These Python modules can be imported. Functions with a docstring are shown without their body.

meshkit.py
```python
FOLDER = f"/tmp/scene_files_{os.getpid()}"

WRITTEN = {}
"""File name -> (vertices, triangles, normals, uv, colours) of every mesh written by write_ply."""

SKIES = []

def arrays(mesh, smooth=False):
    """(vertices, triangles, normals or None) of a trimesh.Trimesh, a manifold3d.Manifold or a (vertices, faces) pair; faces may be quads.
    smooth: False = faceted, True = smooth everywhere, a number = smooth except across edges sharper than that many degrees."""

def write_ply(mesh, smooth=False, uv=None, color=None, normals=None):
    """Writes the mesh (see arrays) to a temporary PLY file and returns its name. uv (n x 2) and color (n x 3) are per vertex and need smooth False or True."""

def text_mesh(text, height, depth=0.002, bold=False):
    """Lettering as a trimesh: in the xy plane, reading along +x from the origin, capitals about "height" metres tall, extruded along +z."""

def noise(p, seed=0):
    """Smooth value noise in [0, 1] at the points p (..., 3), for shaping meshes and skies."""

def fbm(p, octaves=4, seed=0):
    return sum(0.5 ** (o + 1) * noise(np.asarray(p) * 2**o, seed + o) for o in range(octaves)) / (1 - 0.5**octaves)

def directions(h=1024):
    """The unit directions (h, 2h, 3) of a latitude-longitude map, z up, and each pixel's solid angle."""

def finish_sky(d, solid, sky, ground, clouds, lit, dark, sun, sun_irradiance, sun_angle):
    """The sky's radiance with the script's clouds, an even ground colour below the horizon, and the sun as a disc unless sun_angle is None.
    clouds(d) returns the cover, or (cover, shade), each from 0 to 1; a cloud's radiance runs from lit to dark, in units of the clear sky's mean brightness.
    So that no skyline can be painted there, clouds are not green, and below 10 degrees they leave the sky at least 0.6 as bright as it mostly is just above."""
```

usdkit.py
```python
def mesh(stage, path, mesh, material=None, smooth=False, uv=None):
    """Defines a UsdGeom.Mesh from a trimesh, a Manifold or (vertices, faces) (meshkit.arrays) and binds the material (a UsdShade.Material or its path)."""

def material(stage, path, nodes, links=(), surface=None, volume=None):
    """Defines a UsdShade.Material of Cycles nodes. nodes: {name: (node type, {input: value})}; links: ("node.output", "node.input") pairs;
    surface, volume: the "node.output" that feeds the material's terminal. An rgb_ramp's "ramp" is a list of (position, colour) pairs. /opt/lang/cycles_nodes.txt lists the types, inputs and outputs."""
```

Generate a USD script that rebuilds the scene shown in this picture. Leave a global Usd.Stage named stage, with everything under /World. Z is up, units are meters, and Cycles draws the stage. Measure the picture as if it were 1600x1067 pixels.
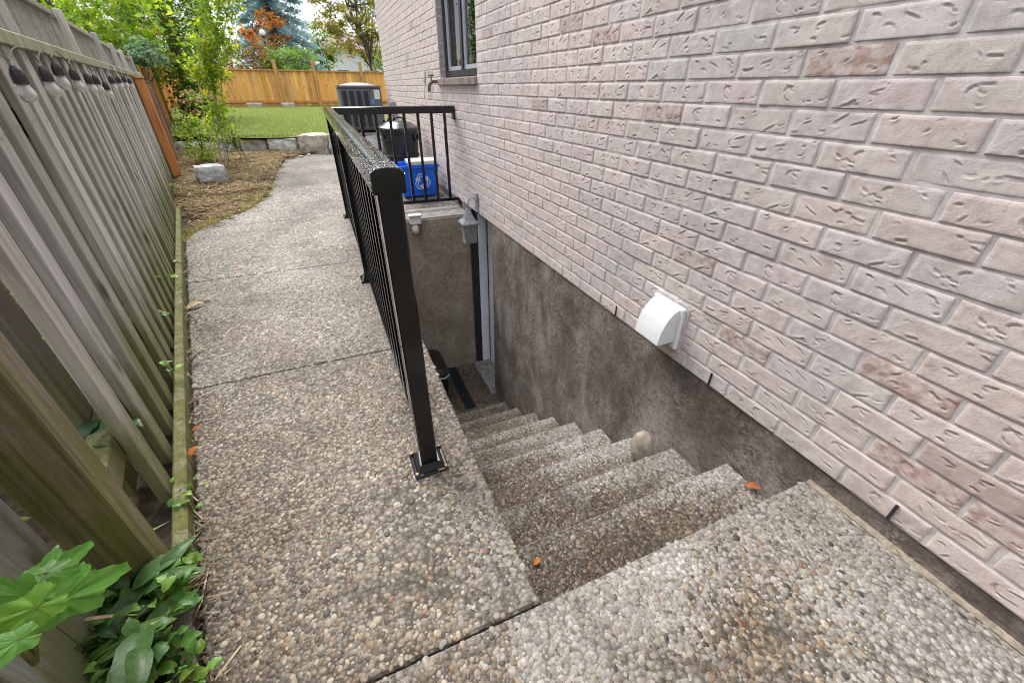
import math, numpy as np, trimesh, shapely
import shapely.geometry as sg
from shapely import affinity
import usdkit, meshkit
from pxr import Usd, UsdGeom, UsdLux, UsdShade, Gf, Sdf, Vt

stage = Usd.Stage.CreateInMemory()
UsdGeom.SetStageUpAxis(stage, 'Z')
UsdGeom.SetStageMetersPerUnit(stage, 1.0)
UsdGeom.Xform.Define(stage, '/World')
UsdGeom.Scope.Define(stage, '/World/Looks')

# ------------------------------------------------------------------ camera, sky, light
FPX, YAW, PITCH, ROLL = 631.285, math.radians(23.1438), math.radians(31.9797), math.radians(.353)
EYE = np.array([0, 0, 1.12])
fwd = np.array([math.sin(YAW) * math.cos(PITCH), math.cos(YAW) * math.cos(PITCH), -math.sin(PITCH)])
rgt0 = np.array([math.cos(YAW), -math.sin(YAW), 0]); up0 = np.cross(rgt0, fwd)
rgt = math.cos(ROLL) * rgt0 + math.sin(ROLL) * up0; upv = np.cross(rgt, fwd)
cam = UsdGeom.Camera.Define(stage, '/World/camera')
cam.CreateHorizontalApertureAttr(36.0); cam.CreateVerticalApertureAttr(36.0 * 682 / 1024)
cam.CreateFocalLengthAttr(36.0 * FPX / 1600)
cam.CreateClippingRangeAttr(Gf.Vec2f(.03, 3000))
m4 = np.eye(4); m4[0, :3], m4[1, :3], m4[2, :3], m4[3, :3] = rgt, upv, -fwd, EYE
cam.AddTransformOp().Set(Gf.Matrix4d(*m4.ravel().tolist()))
cam.CreateExposureAttr(2.06)

SUN_AZ, SUN_EL = math.radians(-10), math.radians(50)
dome = UsdLux.DomeLight.Define(stage, '/World/sky')
sky_mat = usdkit.material(stage, '/World/Looks/sky_look', {
    'tc': ('texture_coordinate', {}),
    'sky': ('sky_texture', {'sky_type': 'single_scattering', 'sun_disc': False, 'sun_elevation': SUN_EL, 'sun_rotation': SUN_AZ,
                            'air_density': 1.0, 'aerosol_density': 2.0}),
    'mp': ('mapping', {'scale': (1.0, 1.0, 2.6)}),
    'n': ('noise_texture', {'scale': 2.3, 'detail': 6, 'roughness': .55}),
    'r': ('rgb_ramp', {'ramp': [(.30, (.62, .62, .62)), (.62, (.97, .97, .97))]}),
    'c': ('rgb_ramp', {'ramp': [(.30, (1.3, 1.45, 1.75)), (.50, (1.98, 2.06, 2.2)), (.68, (2.95, 2.96, 2.98))]}),
    'sz': ('separate_xyz', {}), 'zr': ('map_range', {'from_min': .56, 'from_max': 1.0, 'to_min': 1.0, 'to_max': 3.2, 'clamp': True}), 'mz': ('mix', {'mix_type': 'multiply', 'fac': 1.0}),
    'm': ('mix', {'mix_type': 'mix'}),
    'bg': ('background_shader', {'strength': .085})},
    [('tc.generated', 'mp.vector'), ('mp.vector', 'n.vector'), ('n.fac', 'r.fac'), ('n.fac', 'c.fac'), ('r.color', 'm.fac'),
     ('sky.color', 'm.color1'), ('c.color', 'm.color2'), ('tc.generated', 'sz.vector'), ('sz.z', 'zr.value'), ('m.color', 'mz.color1'), ('zr.result', 'mz.color2'), ('mz.color', 'bg.color')], surface='bg.background')
UsdShade.MaterialBindingAPI.Apply(dome.GetPrim()).Bind(sky_mat)
dome.GetPrim().SetCustomDataByKey('kind', 'structure')
sun = UsdLux.DistantLight.Define(stage, '/World/sun')
sun.CreateNormalizeAttr(True); sun.CreateIntensityAttr(.4); sun.CreateAngleAttr(40.0); sun.CreateColorAttr(Gf.Vec3f(1, .97, .93))
sd = np.array([math.sin(SUN_AZ) * math.cos(SUN_EL), math.cos(SUN_AZ) * math.cos(SUN_EL), math.sin(SUN_EL)])
zx = np.cross([0, 0, 1.], sd); zx /= np.linalg.norm(zx); zy = np.cross(sd, zx)
m4 = np.eye(4); m4[0, :3], m4[1, :3], m4[2, :3] = zx, zy, sd
sun.AddTransformOp().Set(Gf.Matrix4d(*m4.ravel().tolist()))

# ------------------------------------------------------------------ helpers
RNG = np.random.default_rng(7)
names = {}

def path_for(name, parent='/World'):
    k = (parent, name)
    n = names.get(k, 0); names[k] = n + 1
    return f'{parent}/{name}' + (f'_{n:03d}' if n else '')

def tag(prim, label=None, cat=None, group=None, kind=None):
    p = prim.GetPrim() if hasattr(prim, 'GetPrim') else prim
    for k, v in (('label', label), ('category', cat), ('group', group), ('kind', kind)):
        if v: p.SetCustomDataByKey(k, v)
    return p

def thing(name, label, cat, loc=(0, 0, 0), group=None, kind=None):
    x = UsdGeom.Xform.Define(stage, path_for(name)); x.AddTranslateOp().Set(Gf.Vec3d(*map(float, loc)))
    tag(x, label, cat, group, kind)
    return x.GetPrim(), np.array(loc, float)

def put(name, mesh, mat, parent=None, origin=None, smooth=False, tint=None, **tags):
    """One Mesh prim. mesh in world coordinates; origin is subtracted (a thing's base). tint: colour or per-vertex colours."""
    pp = '/World' if parent is None else str(parent.GetPath())
    v, f, nrm = meshkit.arrays(mesh, smooth)
    if origin is not None: v = v - origin
    m = UsdGeom.Mesh.Define(stage, path_for(name, pp))
    m.CreatePointsAttr(Vt.Vec3fArray.FromNumpy(v.astype(np.float32)))
    m.CreateFaceVertexCountsAttr(Vt.IntArray.FromNumpy(np.full(len(f), 3, np.int32)))
    m.CreateFaceVertexIndicesAttr(Vt.IntArray.FromNumpy(f.astype(np.int32).ravel()))
    m.CreateSubdivisionSchemeAttr('none')
    if nrm is not None:
        m.CreateNormalsAttr(Vt.Vec3fArray.FromNumpy(nrm.astype(np.float32))); m.SetNormalsInterpolation('vertex')
    if tint is not None:
        t = np.asarray(tint, np.float32)
        if t.ndim == 1: t = np.tile(t, (len(v), 1))
        UsdGeom.PrimvarsAPI(m).CreatePrimvar('tint', Sdf.ValueTypeNames.Color3fArray, 'vertex').Set(Vt.Vec3fArray.FromNumpy(t))
    if mat is not None: UsdShade.MaterialBindingAPI.Apply(m.GetPrim()).Bind(mat)
    tag(m, **tags)
    return m.GetPrim()

cat = trimesh.util.concatenate

def box(x0, y0, z0, x1, y1, z1):
    b = trimesh.creation.box([x1 - x0, y1 - y0, z1 - z0]); b.apply_translation([(x0 + x1) / 2, (y0 + y1) / 2, (z0 + z1) / 2]); return b

def cbox(x0, y0, z0, x1, y1, z1, c=.004):
    """chamfered box"""
    pts = []
    for sx in (0, 1):
        for sy in (0, 1):
            for sz in (0, 1):
                p = np.array([(x0, x1)[sx], (y0, y1)[sy], (z0, z1)[sz]], float); d = np.array([(c, -c)[sx], (c, -c)[sy], (c, -c)[sz]])
                for a in range(3):
                    q = p + d; q[a] = p[a]; pts.append(q)
    return trimesh.convex.convex_hull(np.array(pts))

def xf(mesh, rz=0, loc=(0, 0, 0), rx=0, ry=0):
    m = mesh.copy()
    T = trimesh.transformations
    m.apply_transform(T.translation_matrix(loc) @ T.rotation_matrix(rz, [0, 0, 1]) @ T.rotation_matrix(ry, [0, 1, 0]) @ T.rotation_matrix(rx, [1, 0, 0]))
    return m

def tube(pts, r, n=6, caps=True):
    pts = np.asarray(pts, float); r = np.broadcast_to(np.asarray(r, float), (len(pts),))
    t = np.gradient(pts, axis=0); t /= np.maximum(np.linalg.norm(t, axis=1, keepdims=True), 1e-9)
    a = np.cross(t[0], [0, 0, 1.]);
    if np.linalg.norm(a) < .1: a = np.cross(t[0], [0, 1., 0])
    a /= np.linalg.norm(a); V = []
    for i in range(len(pts)):
        a = a - t[i] * (a @ t[i]); a /= max(np.linalg.norm(a), 1e-9); b = np.cross(t[i], a)
        th = np.arange(n) / n * 2 * np.pi
        V.append(pts[i] + r[i] * (np.cos(th)[:, None] * a + np.sin(th)[:, None] * b))
    V = np.vstack(V); F = []
    for i in range(len(pts) - 1):
        for k in range(n):
            p, q = i * n + k, i * n + (k + 1) % n
            F += [[p, q, q + n], [p, q + n, p + n]]
    if caps:
        for k in range(1, n - 1): F += [[0, k + 1, k], [len(V) - n, len(V) - n + k, len(V) - n + k + 1]]
    return trimesh.Trimesh(V, np.array(F), process=False)

def lathe(prof, n=24, loc=(0, 0, 0)):
    m = trimesh.creation.revolve(np.array(prof, float), sections=n); m.apply_translation(loc); return m

def hull(pts): return trimesh.convex.convex_hull(np.array(pts, float))

def sheet(poly, z, refine=None, zf=None):
    """flat triangulated polygon at z"""
    if poly.geom_type != 'Polygon': return cat([sheet(g, z, refine, zf) for g in poly.geoms if g.geom_type == 'Polygon' and g.area > 1e-4])
    v, f = trimesh.creation.triangulate_polygon(poly, engine='earcut')
    m = trimesh.Trimesh(np.c_[v, np.zeros(len(v))], f, process=False)
    if refine:
        v, f = trimesh.remesh.subdivide_to_size(m.vertices, m.faces, refine); m = trimesh.Trimesh(v, f, process=False)
    v = np.array(m.vertices); v[:, 2] = z if zf is None else zf(v[:, 0], v[:, 1]); f = np.array(m.faces)
    nz = np.cross(v[f[:, 1]] - v[f[:, 0]], v[f[:, 2]] - v[f[:, 0]])[:, 2]
    f[nz < 0] = f[nz < 0][:, ::-1]
    return trimesh.Trimesh(v, f, process=False)

def fbm(p, s=1, o=4, seed=0): return meshkit.fbm(np.asarray(p) * s, o, seed)

def ray(u, v):
    return rgt * (u - 800) / FPX - upv * (v - 533.5) / FPX + fwd
def on_z(u, v, z=0): d = ray(u, v); return EYE + d * (z - EYE[2]) / d[2]
def on_y(u, v, y): d = ray(u, v); return EYE + d * y / d[1]
def on_x(u, v, x): d = ray(u, v); return EYE + d * x / d[0]

# ------------------------------------------------------------------ materials
L = '/World/Looks/'
def lin(*c): return tuple((x / 255 / 12.92 if x < 10.3 else ((x / 255 + .055) / 1.055) ** 2.4) for x in c)

def plain(name, col, rough=.5, metal=0, var=.12, scale=30, bump=0, bscale=200, coat=0, spec=.5, bdist=.002):
    n = {'g': ('geometry', {}), 'n': ('noise_texture', {'scale': scale, 'detail': 4}),
         'r': ('rgb_ramp', {'ramp': [(.3, tuple(c * (1 - var) for c in col)), (.7, tuple(min(1, c * (1 + var)) for c in col))]}),
         'p': ('principled_bsdf', {'roughness': rough, 'metallic': metal, 'coat_weight': coat, 'specular_ior_level': spec})}
    l = [('g.position', 'n.vector'), ('n.fac', 'r.fac'), ('r.color', 'p.base_color')]
    if bump:
        n['n2'] = ('noise_texture', {'scale': bscale, 'detail': 4}); n['b'] = ('bump', {'strength': bump, 'distance': bdist})
        l += [('g.position', 'n2.vector'), ('n2.fac', 'b.height'), ('b.normal', 'p.normal')]
    return usdkit.material(stage, L + name, n, l, surface='p.BSDF')

def attr_mat(name, rough=.8, nscale=60, var=(.75, 1.2), spec=.3, bump=.3, bscale=300, bdist=.002, extra=None):
    n = {'a': ('attribute', {'attribute': 'tint'}), 'g': ('geometry', {}), 'n': ('noise_texture', {'scale': nscale, 'detail': 5, 'roughness': .6}),
         'r': ('rgb_ramp', {'ramp': [(.3, (var[0],) * 3), (.7, (var[1],) * 3)]}), 'm': ('mix', {'mix_type': 'multiply', 'fac': 1.0}),
         'n2': ('noise_texture', {'scale': bscale, 'detail': 3}), 'b': ('bump', {'strength': bump, 'distance': bdist}),
         'p': ('principled_bsdf', {'roughness': rough, 'specular_ior_level': spec})}
    l = [('g.position', 'n.vector'), ('n.fac', 'r.fac'), ('a.color', 'm.color1'), ('r.color', 'm.color2'), ('m.color', 'p.base_color'),
         ('g.position', 'n2.vector'), ('n2.fac', 'b.height'), ('b.normal', 'p.normal')]
    return usdkit.material(stage, L + name, n, l, surface='p.BSDF')

# brick: tint with whitish bloom, dark pits
M_brick = usdkit.material(stage, L + 'brick', {
    'a': ('attribute', {'attribute': 'tint'}), 'g': ('geometry', {}),
    'n1': ('noise_texture', {'scale': 22, 'detail': 6, 'roughness': .65}), 'r1': ('rgb_ramp', {'ramp': [(.30, (.84, .80, .78)), (.5, (1, 1, 1)), (.7, (1.12, 1.13, 1.13))]}),
    'n2': ('noise_texture', {'scale': 260, 'detail': 5, 'roughness': .75}), 'r2': ('rgb_ramp', {'ramp': [(.30, (.5, .44, .42)), (.41, (.96, .95, .95)), (.6, (1, 1, 1)), (.75, (1.15, 1.15, 1.15))]}),
    'm1': ('mix', {'mix_type': 'multiply', 'fac': 1.}), 'm2': ('mix', {'mix_type': 'multiply', 'fac': 1.}),
    'n3': ('noise_texture', {'scale': 1.3, 'detail': 3}), 'r3': ('rgb_ramp', {'ramp': [(.33, (.86, .88, .89)), (.5, (.98, .98, .97)), (.67, (1.05, 1.02, 1.0))]}), 'm3': ('mix', {'mix_type': 'multiply', 'fac': 1.}),
    'b': ('bump', {'strength': .8, 'distance': .003}),
    'p': ('principled_bsdf', {'roughness': .9, 'specular_ior_level': .2})},
    [('g.position', 'n1.vector'), ('g.position', 'n2.vector'), ('g.position', 'n3.vector'), ('n1.fac', 'r1.fac'), ('n2.fac', 'r2.fac'), ('n3.fac', 'r3.fac'),
     ('a.color', 'm1.color1'), ('r1.color', 'm1.color2'), ('m1.color', 'm2.color1'), ('r2.color', 'm2.color2'), ('m2.color', 'm3.color1'), ('r3.color', 'm3.color2'),
     ('m3.color', 'p.base_color'), ('n2.fac', 'b.height'), ('b.normal', 'p.normal')], surface='p.BSDF')
M_mortar = plain('mortar', (.57, .525, .50), .95, var=.22, scale=22, bump=.6, bscale=260, spec=.15)

def parge(name, dark, light, warm, bump=.8):
    return usdkit.material(stage, L + name, {
        'g': ('geometry', {}), 'mp': ('mapping', {'scale': (1, 1, .55)}), 'rot': ('mapping', {'rotation': (.6, 0, 0), 'scale': (1, .72, 1.1)}),
        'n1': ('noise_texture', {'scale': 3.2, 'detail': 7, 'roughness': .65, 'distortion': .6}), 'r1': ('rgb_ramp', {'ramp': [(.30, dark), (.5, warm), (.72, light)]}),
        'n2': ('noise_texture', {'scale': 26, 'detail': 9, 'roughness': .78, 'distortion': 1.6}), 'r2': ('rgb_ramp', {'ramp': [(.28, (.5, .48, .46)), (.5, (1, 1, 1)), (.62, (1.5, 1.5, 1.5)), (.72, (2.3, 2.3, 2.3))]}),
        'n4': ('noise_texture', {'scale': 30, 'detail': 7, 'roughness': .7, 'distortion': .9}), 'r4': ('rgb_ramp', {'ramp': [(.455, (0, 0, 0)), (.5, (1, 1, 1)), (.545, (0, 0, 0))]}), 'n5': ('noise_texture', {'scale': 4, 'detail': 3}), 'r5': ('rgb_ramp', {'ramp': [(.42, (0, 0, 0)), (.62, (.7, .7, .7))]}), 'm5': ('mix', {'mix_type': 'multiply', 'fac': 1.}), 'm6': ('mix', {'mix_type': 'mix', 'color2': tuple(min(.5, c * 1.35) for c in light)}),
        'm': ('mix', {'mix_type': 'multiply', 'fac': 1.}), 'n3': ('noise_texture', {'scale': 48, 'detail': 8, 'roughness': .75, 'distortion': 1.0}),
        'b': ('bump', {'strength': bump, 'distance': .016}), 'p': ('principled_bsdf', {'roughness': .78, 'specular_ior_level': .3})},
        [('g.position', 'mp.vector'), ('g.position', 'rot.vector'), ('mp.vector', 'n1.vector'), ('rot.vector', 'n2.vector'), ('n1.fac', 'r1.fac'), ('n2.fac', 'r2.fac'), ('r1.color', 'm.color1'),
         ('r2.color', 'm.color2'), ('rot.vector', 'n4.vector'), ('n4.fac', 'r4.fac'), ('g.position', 'n5.vector'), ('n5.fac', 'r5.fac'), ('r4.color', 'm5.color1'), ('r5.color', 'm5.color2'), ('m.color', 'm6.color1'), ('m5.color', 'm6.fac'), ('m6.color', 'p.base_color'), ('rot.vector', 'n3.vector'), ('n3.fac', 'b.height'), ('b.normal', 'p.normal')], surface='p.BSDF')
M_parge = parge('parged_foundation', (.075, .060, .050), (.37, .34, .30), (.165, .130, .105))
M_parge2 = parge('poured_concrete_wall', (.20, .155, .11), (.40, .34, .265), (.29, .235, .175), .4)
M_conc = plain('plain_concrete', (.27, .255, .235), .9, var=.3, scale=14, bump=.5, bscale=220, spec=.2)

def aggregate(name):
    """cement with grit in it: tint x small cells, for the bed between the real pebbles and for the distance"""
    n = {'g': ('geometry', {}), 'a': ('attribute', {'attribute': 'tint'}), 'v': ('voronoi_texture', {'scale': 70, 'feature': 'f1', 'dimensions': '3D', 'randomness': .95}),
         'bw': ('rgb_to_bw', {}), 'rc': ('rgb_ramp', {'ramp': [(.2, (.62, .6, .58)), (.5, (1, 1, 1)), (.8, (1.45, 1.45, 1.45))]}),
         'rd': ('rgb_ramp', {'ramp': [(.3, (1, 1, 1)), (.7, (.5, .48, .45))]}), 'm': ('mix', {'mix_type': 'multiply', 'fac': 1.}),
         'n': ('noise_texture', {'scale': 1.7, 'detail': 6, 'roughness': .62}), 'rn': ('rgb_ramp', {'ramp': [(.35, (.72, .69, .65)), (.65, (1.15, 1.15, 1.15))]}),
         'm2': ('mix', {'mix_type': 'multiply', 'fac': 1.}), 'm3': ('mix', {'mix_type': 'multiply', 'fac': 1.}), 'inv': ('math', {'math_type': 'subtract', 'value1': 1.0}),
         'b': ('bump', {'strength': .8, 'distance': .004}), 'p': ('principled_bsdf', {'roughness': .75, 'specular_ior_level': .3})}
    l = [('g.position', 'v.vector'), ('v.color', 'bw.color'), ('bw.val', 'rc.fac'), ('v.distance', 'rd.fac'), ('rc.color', 'm.color1'), ('rd.color', 'm.color2'), ('g.position', 'n.vector'), ('n.fac', 'rn.fac'),
         ('m.color', 'm2.color1'), ('rn.color', 'm2.color2'), ('m2.color', 'm3.color1'), ('a.color', 'm3.color2'), ('m3.color', 'p.base_color'), ('v.distance', 'inv.value2'), ('inv.value', 'b.height'), ('b.normal', 'p.normal')]
    return usdkit.material(stage, L + name, n, l, surface='p.BSDF')
M_agg = aggregate('aggregate_cement')

PEB = [((.44, .42, .39), 14), ((.35, .33, .30), 16), ((.26, .24, .215), 16), ((.17, .152, .135), 16), ((.30, .25, .20), 10), ((.36, .29, .22), 7),
       ((.10, .092, .09), 12), ((.52, .50, .47), 7), ((.24, .25, .26), 6), ((.30, .20, .15), 3), ((.58, .56, .53), 2)]
def pebble_mat(i, c, pre='pebble', rough=.55):
    return usdkit.material(stage, L + f'{pre}_{i:03d}', {
        'g': ('geometry', {}), 'n': ('noise_texture', {'scale': 1.7, 'detail': 6, 'roughness': .62}), 'rn': ('rgb_ramp', {'ramp': [(.34, (.72, .68, .62)), (.5, (.97, .95, .92)), (.66, (1.2, 1.2, 1.2))]}),
        'n4': ('noise_texture', {'scale': 150, 'detail': 3}), 'r4': ('rgb_ramp', {'ramp': [(.3, (.75, .74, .72)), (.7, (1.2, 1.2, 1.2))]}), 'm3': ('mix', {'mix_type': 'multiply', 'fac': 1.}),
        'm': ('mix', {'mix_type': 'multiply', 'fac': 1., 'color1': c}), 'p': ('principled_bsdf', {'roughness': rough, 'specular_ior_level': .4})},
        [('g.position', 'n.vector'), ('n.fac', 'rn.fac'), ('rn.color', 'm.color2'), ('g.position', 'n4.vector'), ('n4.fac', 'r4.fac'), ('m.color', 'm3.color1'), ('r4.color', 'm3.color2'), ('m3.color', 'p.base_color')], surface='p.BSDF')
PEB = [(tuple(np.array(c) * np.array([.65, .615, .56])), w) for c, w in PEB]
M_peb = [pebble_mat(i, c) for i, (c, w) in enumerate(PEB)]
M_pebtan = [pebble_mat(i, tuple(np.array(c) * [1.0, .92, .81]), 'tan_pebble') for i, (c, w) in enumerate(PEB)]
M_pebdampshade = [pebble_mat(i, tuple(np.array(c) * [.66, .56, .45]), 'damp_shade_pebble', .42) for i, (c, w) in enumerate(PEB)]  # damp stones; on the treads their dark tone also paints shade under the nosings
M_pebpale = [pebble_mat(i, tuple((np.array(c) * .6 + np.array([.40, .39, .37]) * .42)), 'pale_pebble', .7) for i, (c, w) in enumerate(PEB)]

def wood(name, algae=(.075, .085, .02), a_lo=.0, a_hi=.55, amount=1.0, rough=.85, grain=(55, 55, 2.2), contrast=(.62, 1.25), patch=5, spread=.5, lift=.5):
    """weathered wood: board tint x grain along z, green algae creeping up from the ground"""
    return usdkit.material(stage, L + name, {
        'a': ('attribute', {'attribute': 'tint'}), 'g': ('geometry', {}), 'sc': ('mapping', {'scale': (37, 53, 71)}), 'add': ('mix', {'mix_type': 'add', 'fac': 1.}),
        'mp': ('mapping', {'scale': grain}), 'n': ('noise_texture', {'scale': 1.0, 'detail': 6, 'roughness': .62, 'distortion': .8}),
        'r': ('rgb_ramp', {'ramp': [(.28, (contrast[0],) * 3), (.5, (1, 1, 1)), (.72, (contrast[1],) * 3)]}), 'm': ('mix', {'mix_type': 'multiply', 'fac': 1.}),
        'km': ('mapping', {'scale': (5.5, 5.5, 2.6)}), 'kv': ('voronoi_texture', {'scale': 1.0, 'feature': 'f1', 'dimensions': '3D', 'randomness': 1.0}), 'kr': ('rgb_ramp', {'ramp': [(.035, (.35, .29, .24)), (.075, (.62, .58, .54)), (.13, (1, 1, 1))]}), 'mk': ('mix', {'mix_type': 'multiply', 'fac': 1.}),
        'n2': ('noise_texture', {'scale': patch, 'detail': 7, 'roughness': .68}), 'n2m': ('mapping', {'scale': (1, 1, spread)}),
        'sx': ('separate_xyz', {}), 'mr': ('map_range', {'from_min': a_lo, 'from_max': a_hi, 'to_min': lift, 'to_max': -.16, 'clamp': True}), 'ad': ('math', {'math_type': 'add'}),
        'ra': ('rgb_ramp', {'ramp': [(.50, (0, 0, 0)), (.78, (amount,) * 3)]}), 'ma': ('mix', {'mix_type': 'mix', 'color2': algae}),
        'mg': ('mix', {'mix_type': 'multiply', 'fac': .6}),
        'b': ('bump', {'strength': .5, 'distance': .003}), 'p': ('principled_bsdf', {'roughness': rough, 'specular_ior_level': .25})},
        [('a.color', 'sc.vector'), ('g.position', 'add.color1'), ('sc.vector', 'add.color2'), ('add.color', 'mp.vector'), ('mp.vector', 'n.vector'), ('n.fac', 'r.fac'), ('a.color', 'm.color1'), ('r.color', 'm.color2'), ('add.color', 'km.vector'), ('km.vector', 'kv.vector'), ('kv.distance', 'kr.fac'), ('m.color', 'mk.color1'), ('kr.color', 'mk.color2'),
         ('add.color', 'n2m.vector'), ('n2m.vector', 'n2.vector'), ('g.position', 'sx.vector'), ('sx.z', 'mr.value'), ('mr.result', 'ad.value1'), ('n2.fac', 'ad.value2'), ('ad.value', 'ra.fac'),
         ('mk.color', 'ma.color1'), ('ra.color', 'ma.fac'), ('ma.color', 'mg.color1'), ('r.color', 'mg.color2'), ('mg.color', 'p.base_color'), ('n.fac', 'b.height'), ('b.normal', 'p.normal')], surface='p.BSDF')
M_wood = wood('weathered_fence_wood', algae=(.13, .145, .03), a_lo=-.05, a_hi=.75, amount=.8, contrast=(.72, 1.15), spread=.22, patch=8)
M_mossy = wood('mossy_post_wood', algae=(.125, .13, .02), a_lo=.0, a_hi=1.9, amount=.8, contrast=(.5, 1.35), patch=13, spread=.35, lift=.27)
M_cedar = wood('new_cedar_wood', amount=.0, contrast=(.72, 1.2), grain=(30, 30, 1.6))

M_black = usdkit.material(stage, L + 'black_powder_coat', {
    'g': ('geometry', {}), 'n': ('noise_texture', {'scale': 330, 'detail': 3}), 'b': ('bump', {'strength': .10, 'distance': .0006}),
    'p': ('principled_bsdf', {'base_color': (.005, .005, .006), 'roughness': .12, 'specular_ior_level': .45})},
    [('g.position', 'n.vector'), ('n.fac', 'b.height'), ('b.normal', 'p.normal')], surface='p.BSDF')
M_water = usdkit.material(stage, L + 'rain_drop', {'p': ('principled_bsdf', {'base_color': (.95, .97, 1), 'roughness': .02, 'ior': 1.33, 'transmission_weight': 1.0})}, surface='p.BSDF')
M_blackplastic = plain('black_plastic', (.02, .02, .022), .38, var=.2, bump=.1, bscale=400)
M_lid = plain('wet_bin_lid', (.05, .052, .058), .18, var=.3, scale=12)
M_blue = plain('blue_plastic', (.008, .15, .80), .4, var=.08, scale=8, bump=.05)
M_bluein = plain('blue_plastic_inside', (.01, .09, .5), .5, var=.1, scale=8)
M_whiteplastic = plain('white_plastic', (.74, .74, .73), .42, var=.05, scale=20)
M_whitepaint = plain('white_paint', (.84, .85, .88), .4, var=.04, scale=10)
M_print = plain('white_print', (.72, .78, .85), .6, var=.05)
M_foam = plain('grey_white_foam', (.62, .61, .58), .8, var=.1, scale=30)
M_acgrey = plain('grey_painted_steel', (.135, .14, .155), .6, var=.08, scale=6)
M_acdark = plain('dark_louvre_steel', (.022, .023, .028), .5, var=.2)
M_label = plain('white_label', (.7, .7, .7), .5, var=.1, scale=60)
M_labelblue = plain('blue_sticker', (.06, .3, .6), .5, var=.2, scale=60)
M_frame = plain('dark_blue_black_frame', (.018, .022, .03), .35, var=.1)
M_sash = plain('pale_vinyl_sash', (.45, .47, .5), .4, var=.05)
M_curtain = usdkit.material(stage, L + 'pale_curtain', {'g': ('geometry', {}), 'w': ('wave_texture', {'wave_type': 'bands', 'bands_direction': 'y', 'scale': 9, 'distortion': 2}),
    'r': ('rgb_ramp', {'ramp': [(0, (.4, .42, .4)), (1, (.75, .77, .76))]}), 'p': ('principled_bsdf', {'roughness': .9})},
    [('g.position', 'w.vector'), ('w.fac', 'r.fac'), ('r.color', 'p.base_color')], surface='p.BSDF')
M_glass = usdkit.material(stage, L + 'window_glass', {'f': ('fresnel', {'IOR': 1.7}), 't': ('transparent_bsdf', {'color': (.85, .88, .88)}), 'g': ('glossy_bsdf', {'roughness': .01, 'color': (.95, .95, .95)}), 'm': ('mix_closure', {})},
    [('f.fac', 'm.fac'), ('t.BSDF', 'm.closure1'), ('g.BSDF', 'm.closure2')], surface='m.closure')
M_lampmetal = plain('weathered_lamp_metal', (.3, .31, .33), .42, metal=.35, var=.4, scale=60, bump=.2)
M_lampglass = usdkit.material(stage, L + 'dusty_lamp_glass', {'g': ('geometry', {}), 'n': ('noise_texture', {'scale': 45, 'detail': 5}), 'r': ('rgb_ramp', {'ramp': [(.35, (.33, .31, .27)), (.65, (.62, .6, .54))]}),
    'p': ('principled_bsdf', {'roughness': .3, 'transmission_weight': .35})}, [('g.position', 'n.vector'), ('n.fac', 'r.fac'), ('r.color', 'p.base_color')], surface='p.BSDF')
M_bulb = usdkit.material(stage, L + 'frosted_bulb', {'p': ('principled_bsdf', {'base_color': (.72, .71, .68), 'roughness': .25, 'transmission_weight': .55})}, surface='p.BSDF')
M_rust = plain('brass_and_rust', (.2, .15, .1), .45, metal=.7, var=.4, scale=80)
M_soil = plain('dark_soil', (.05, .036, .026), .95, var=.5, scale=25, bump=1, bscale=80, bdist=.01, spec=.15)
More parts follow.
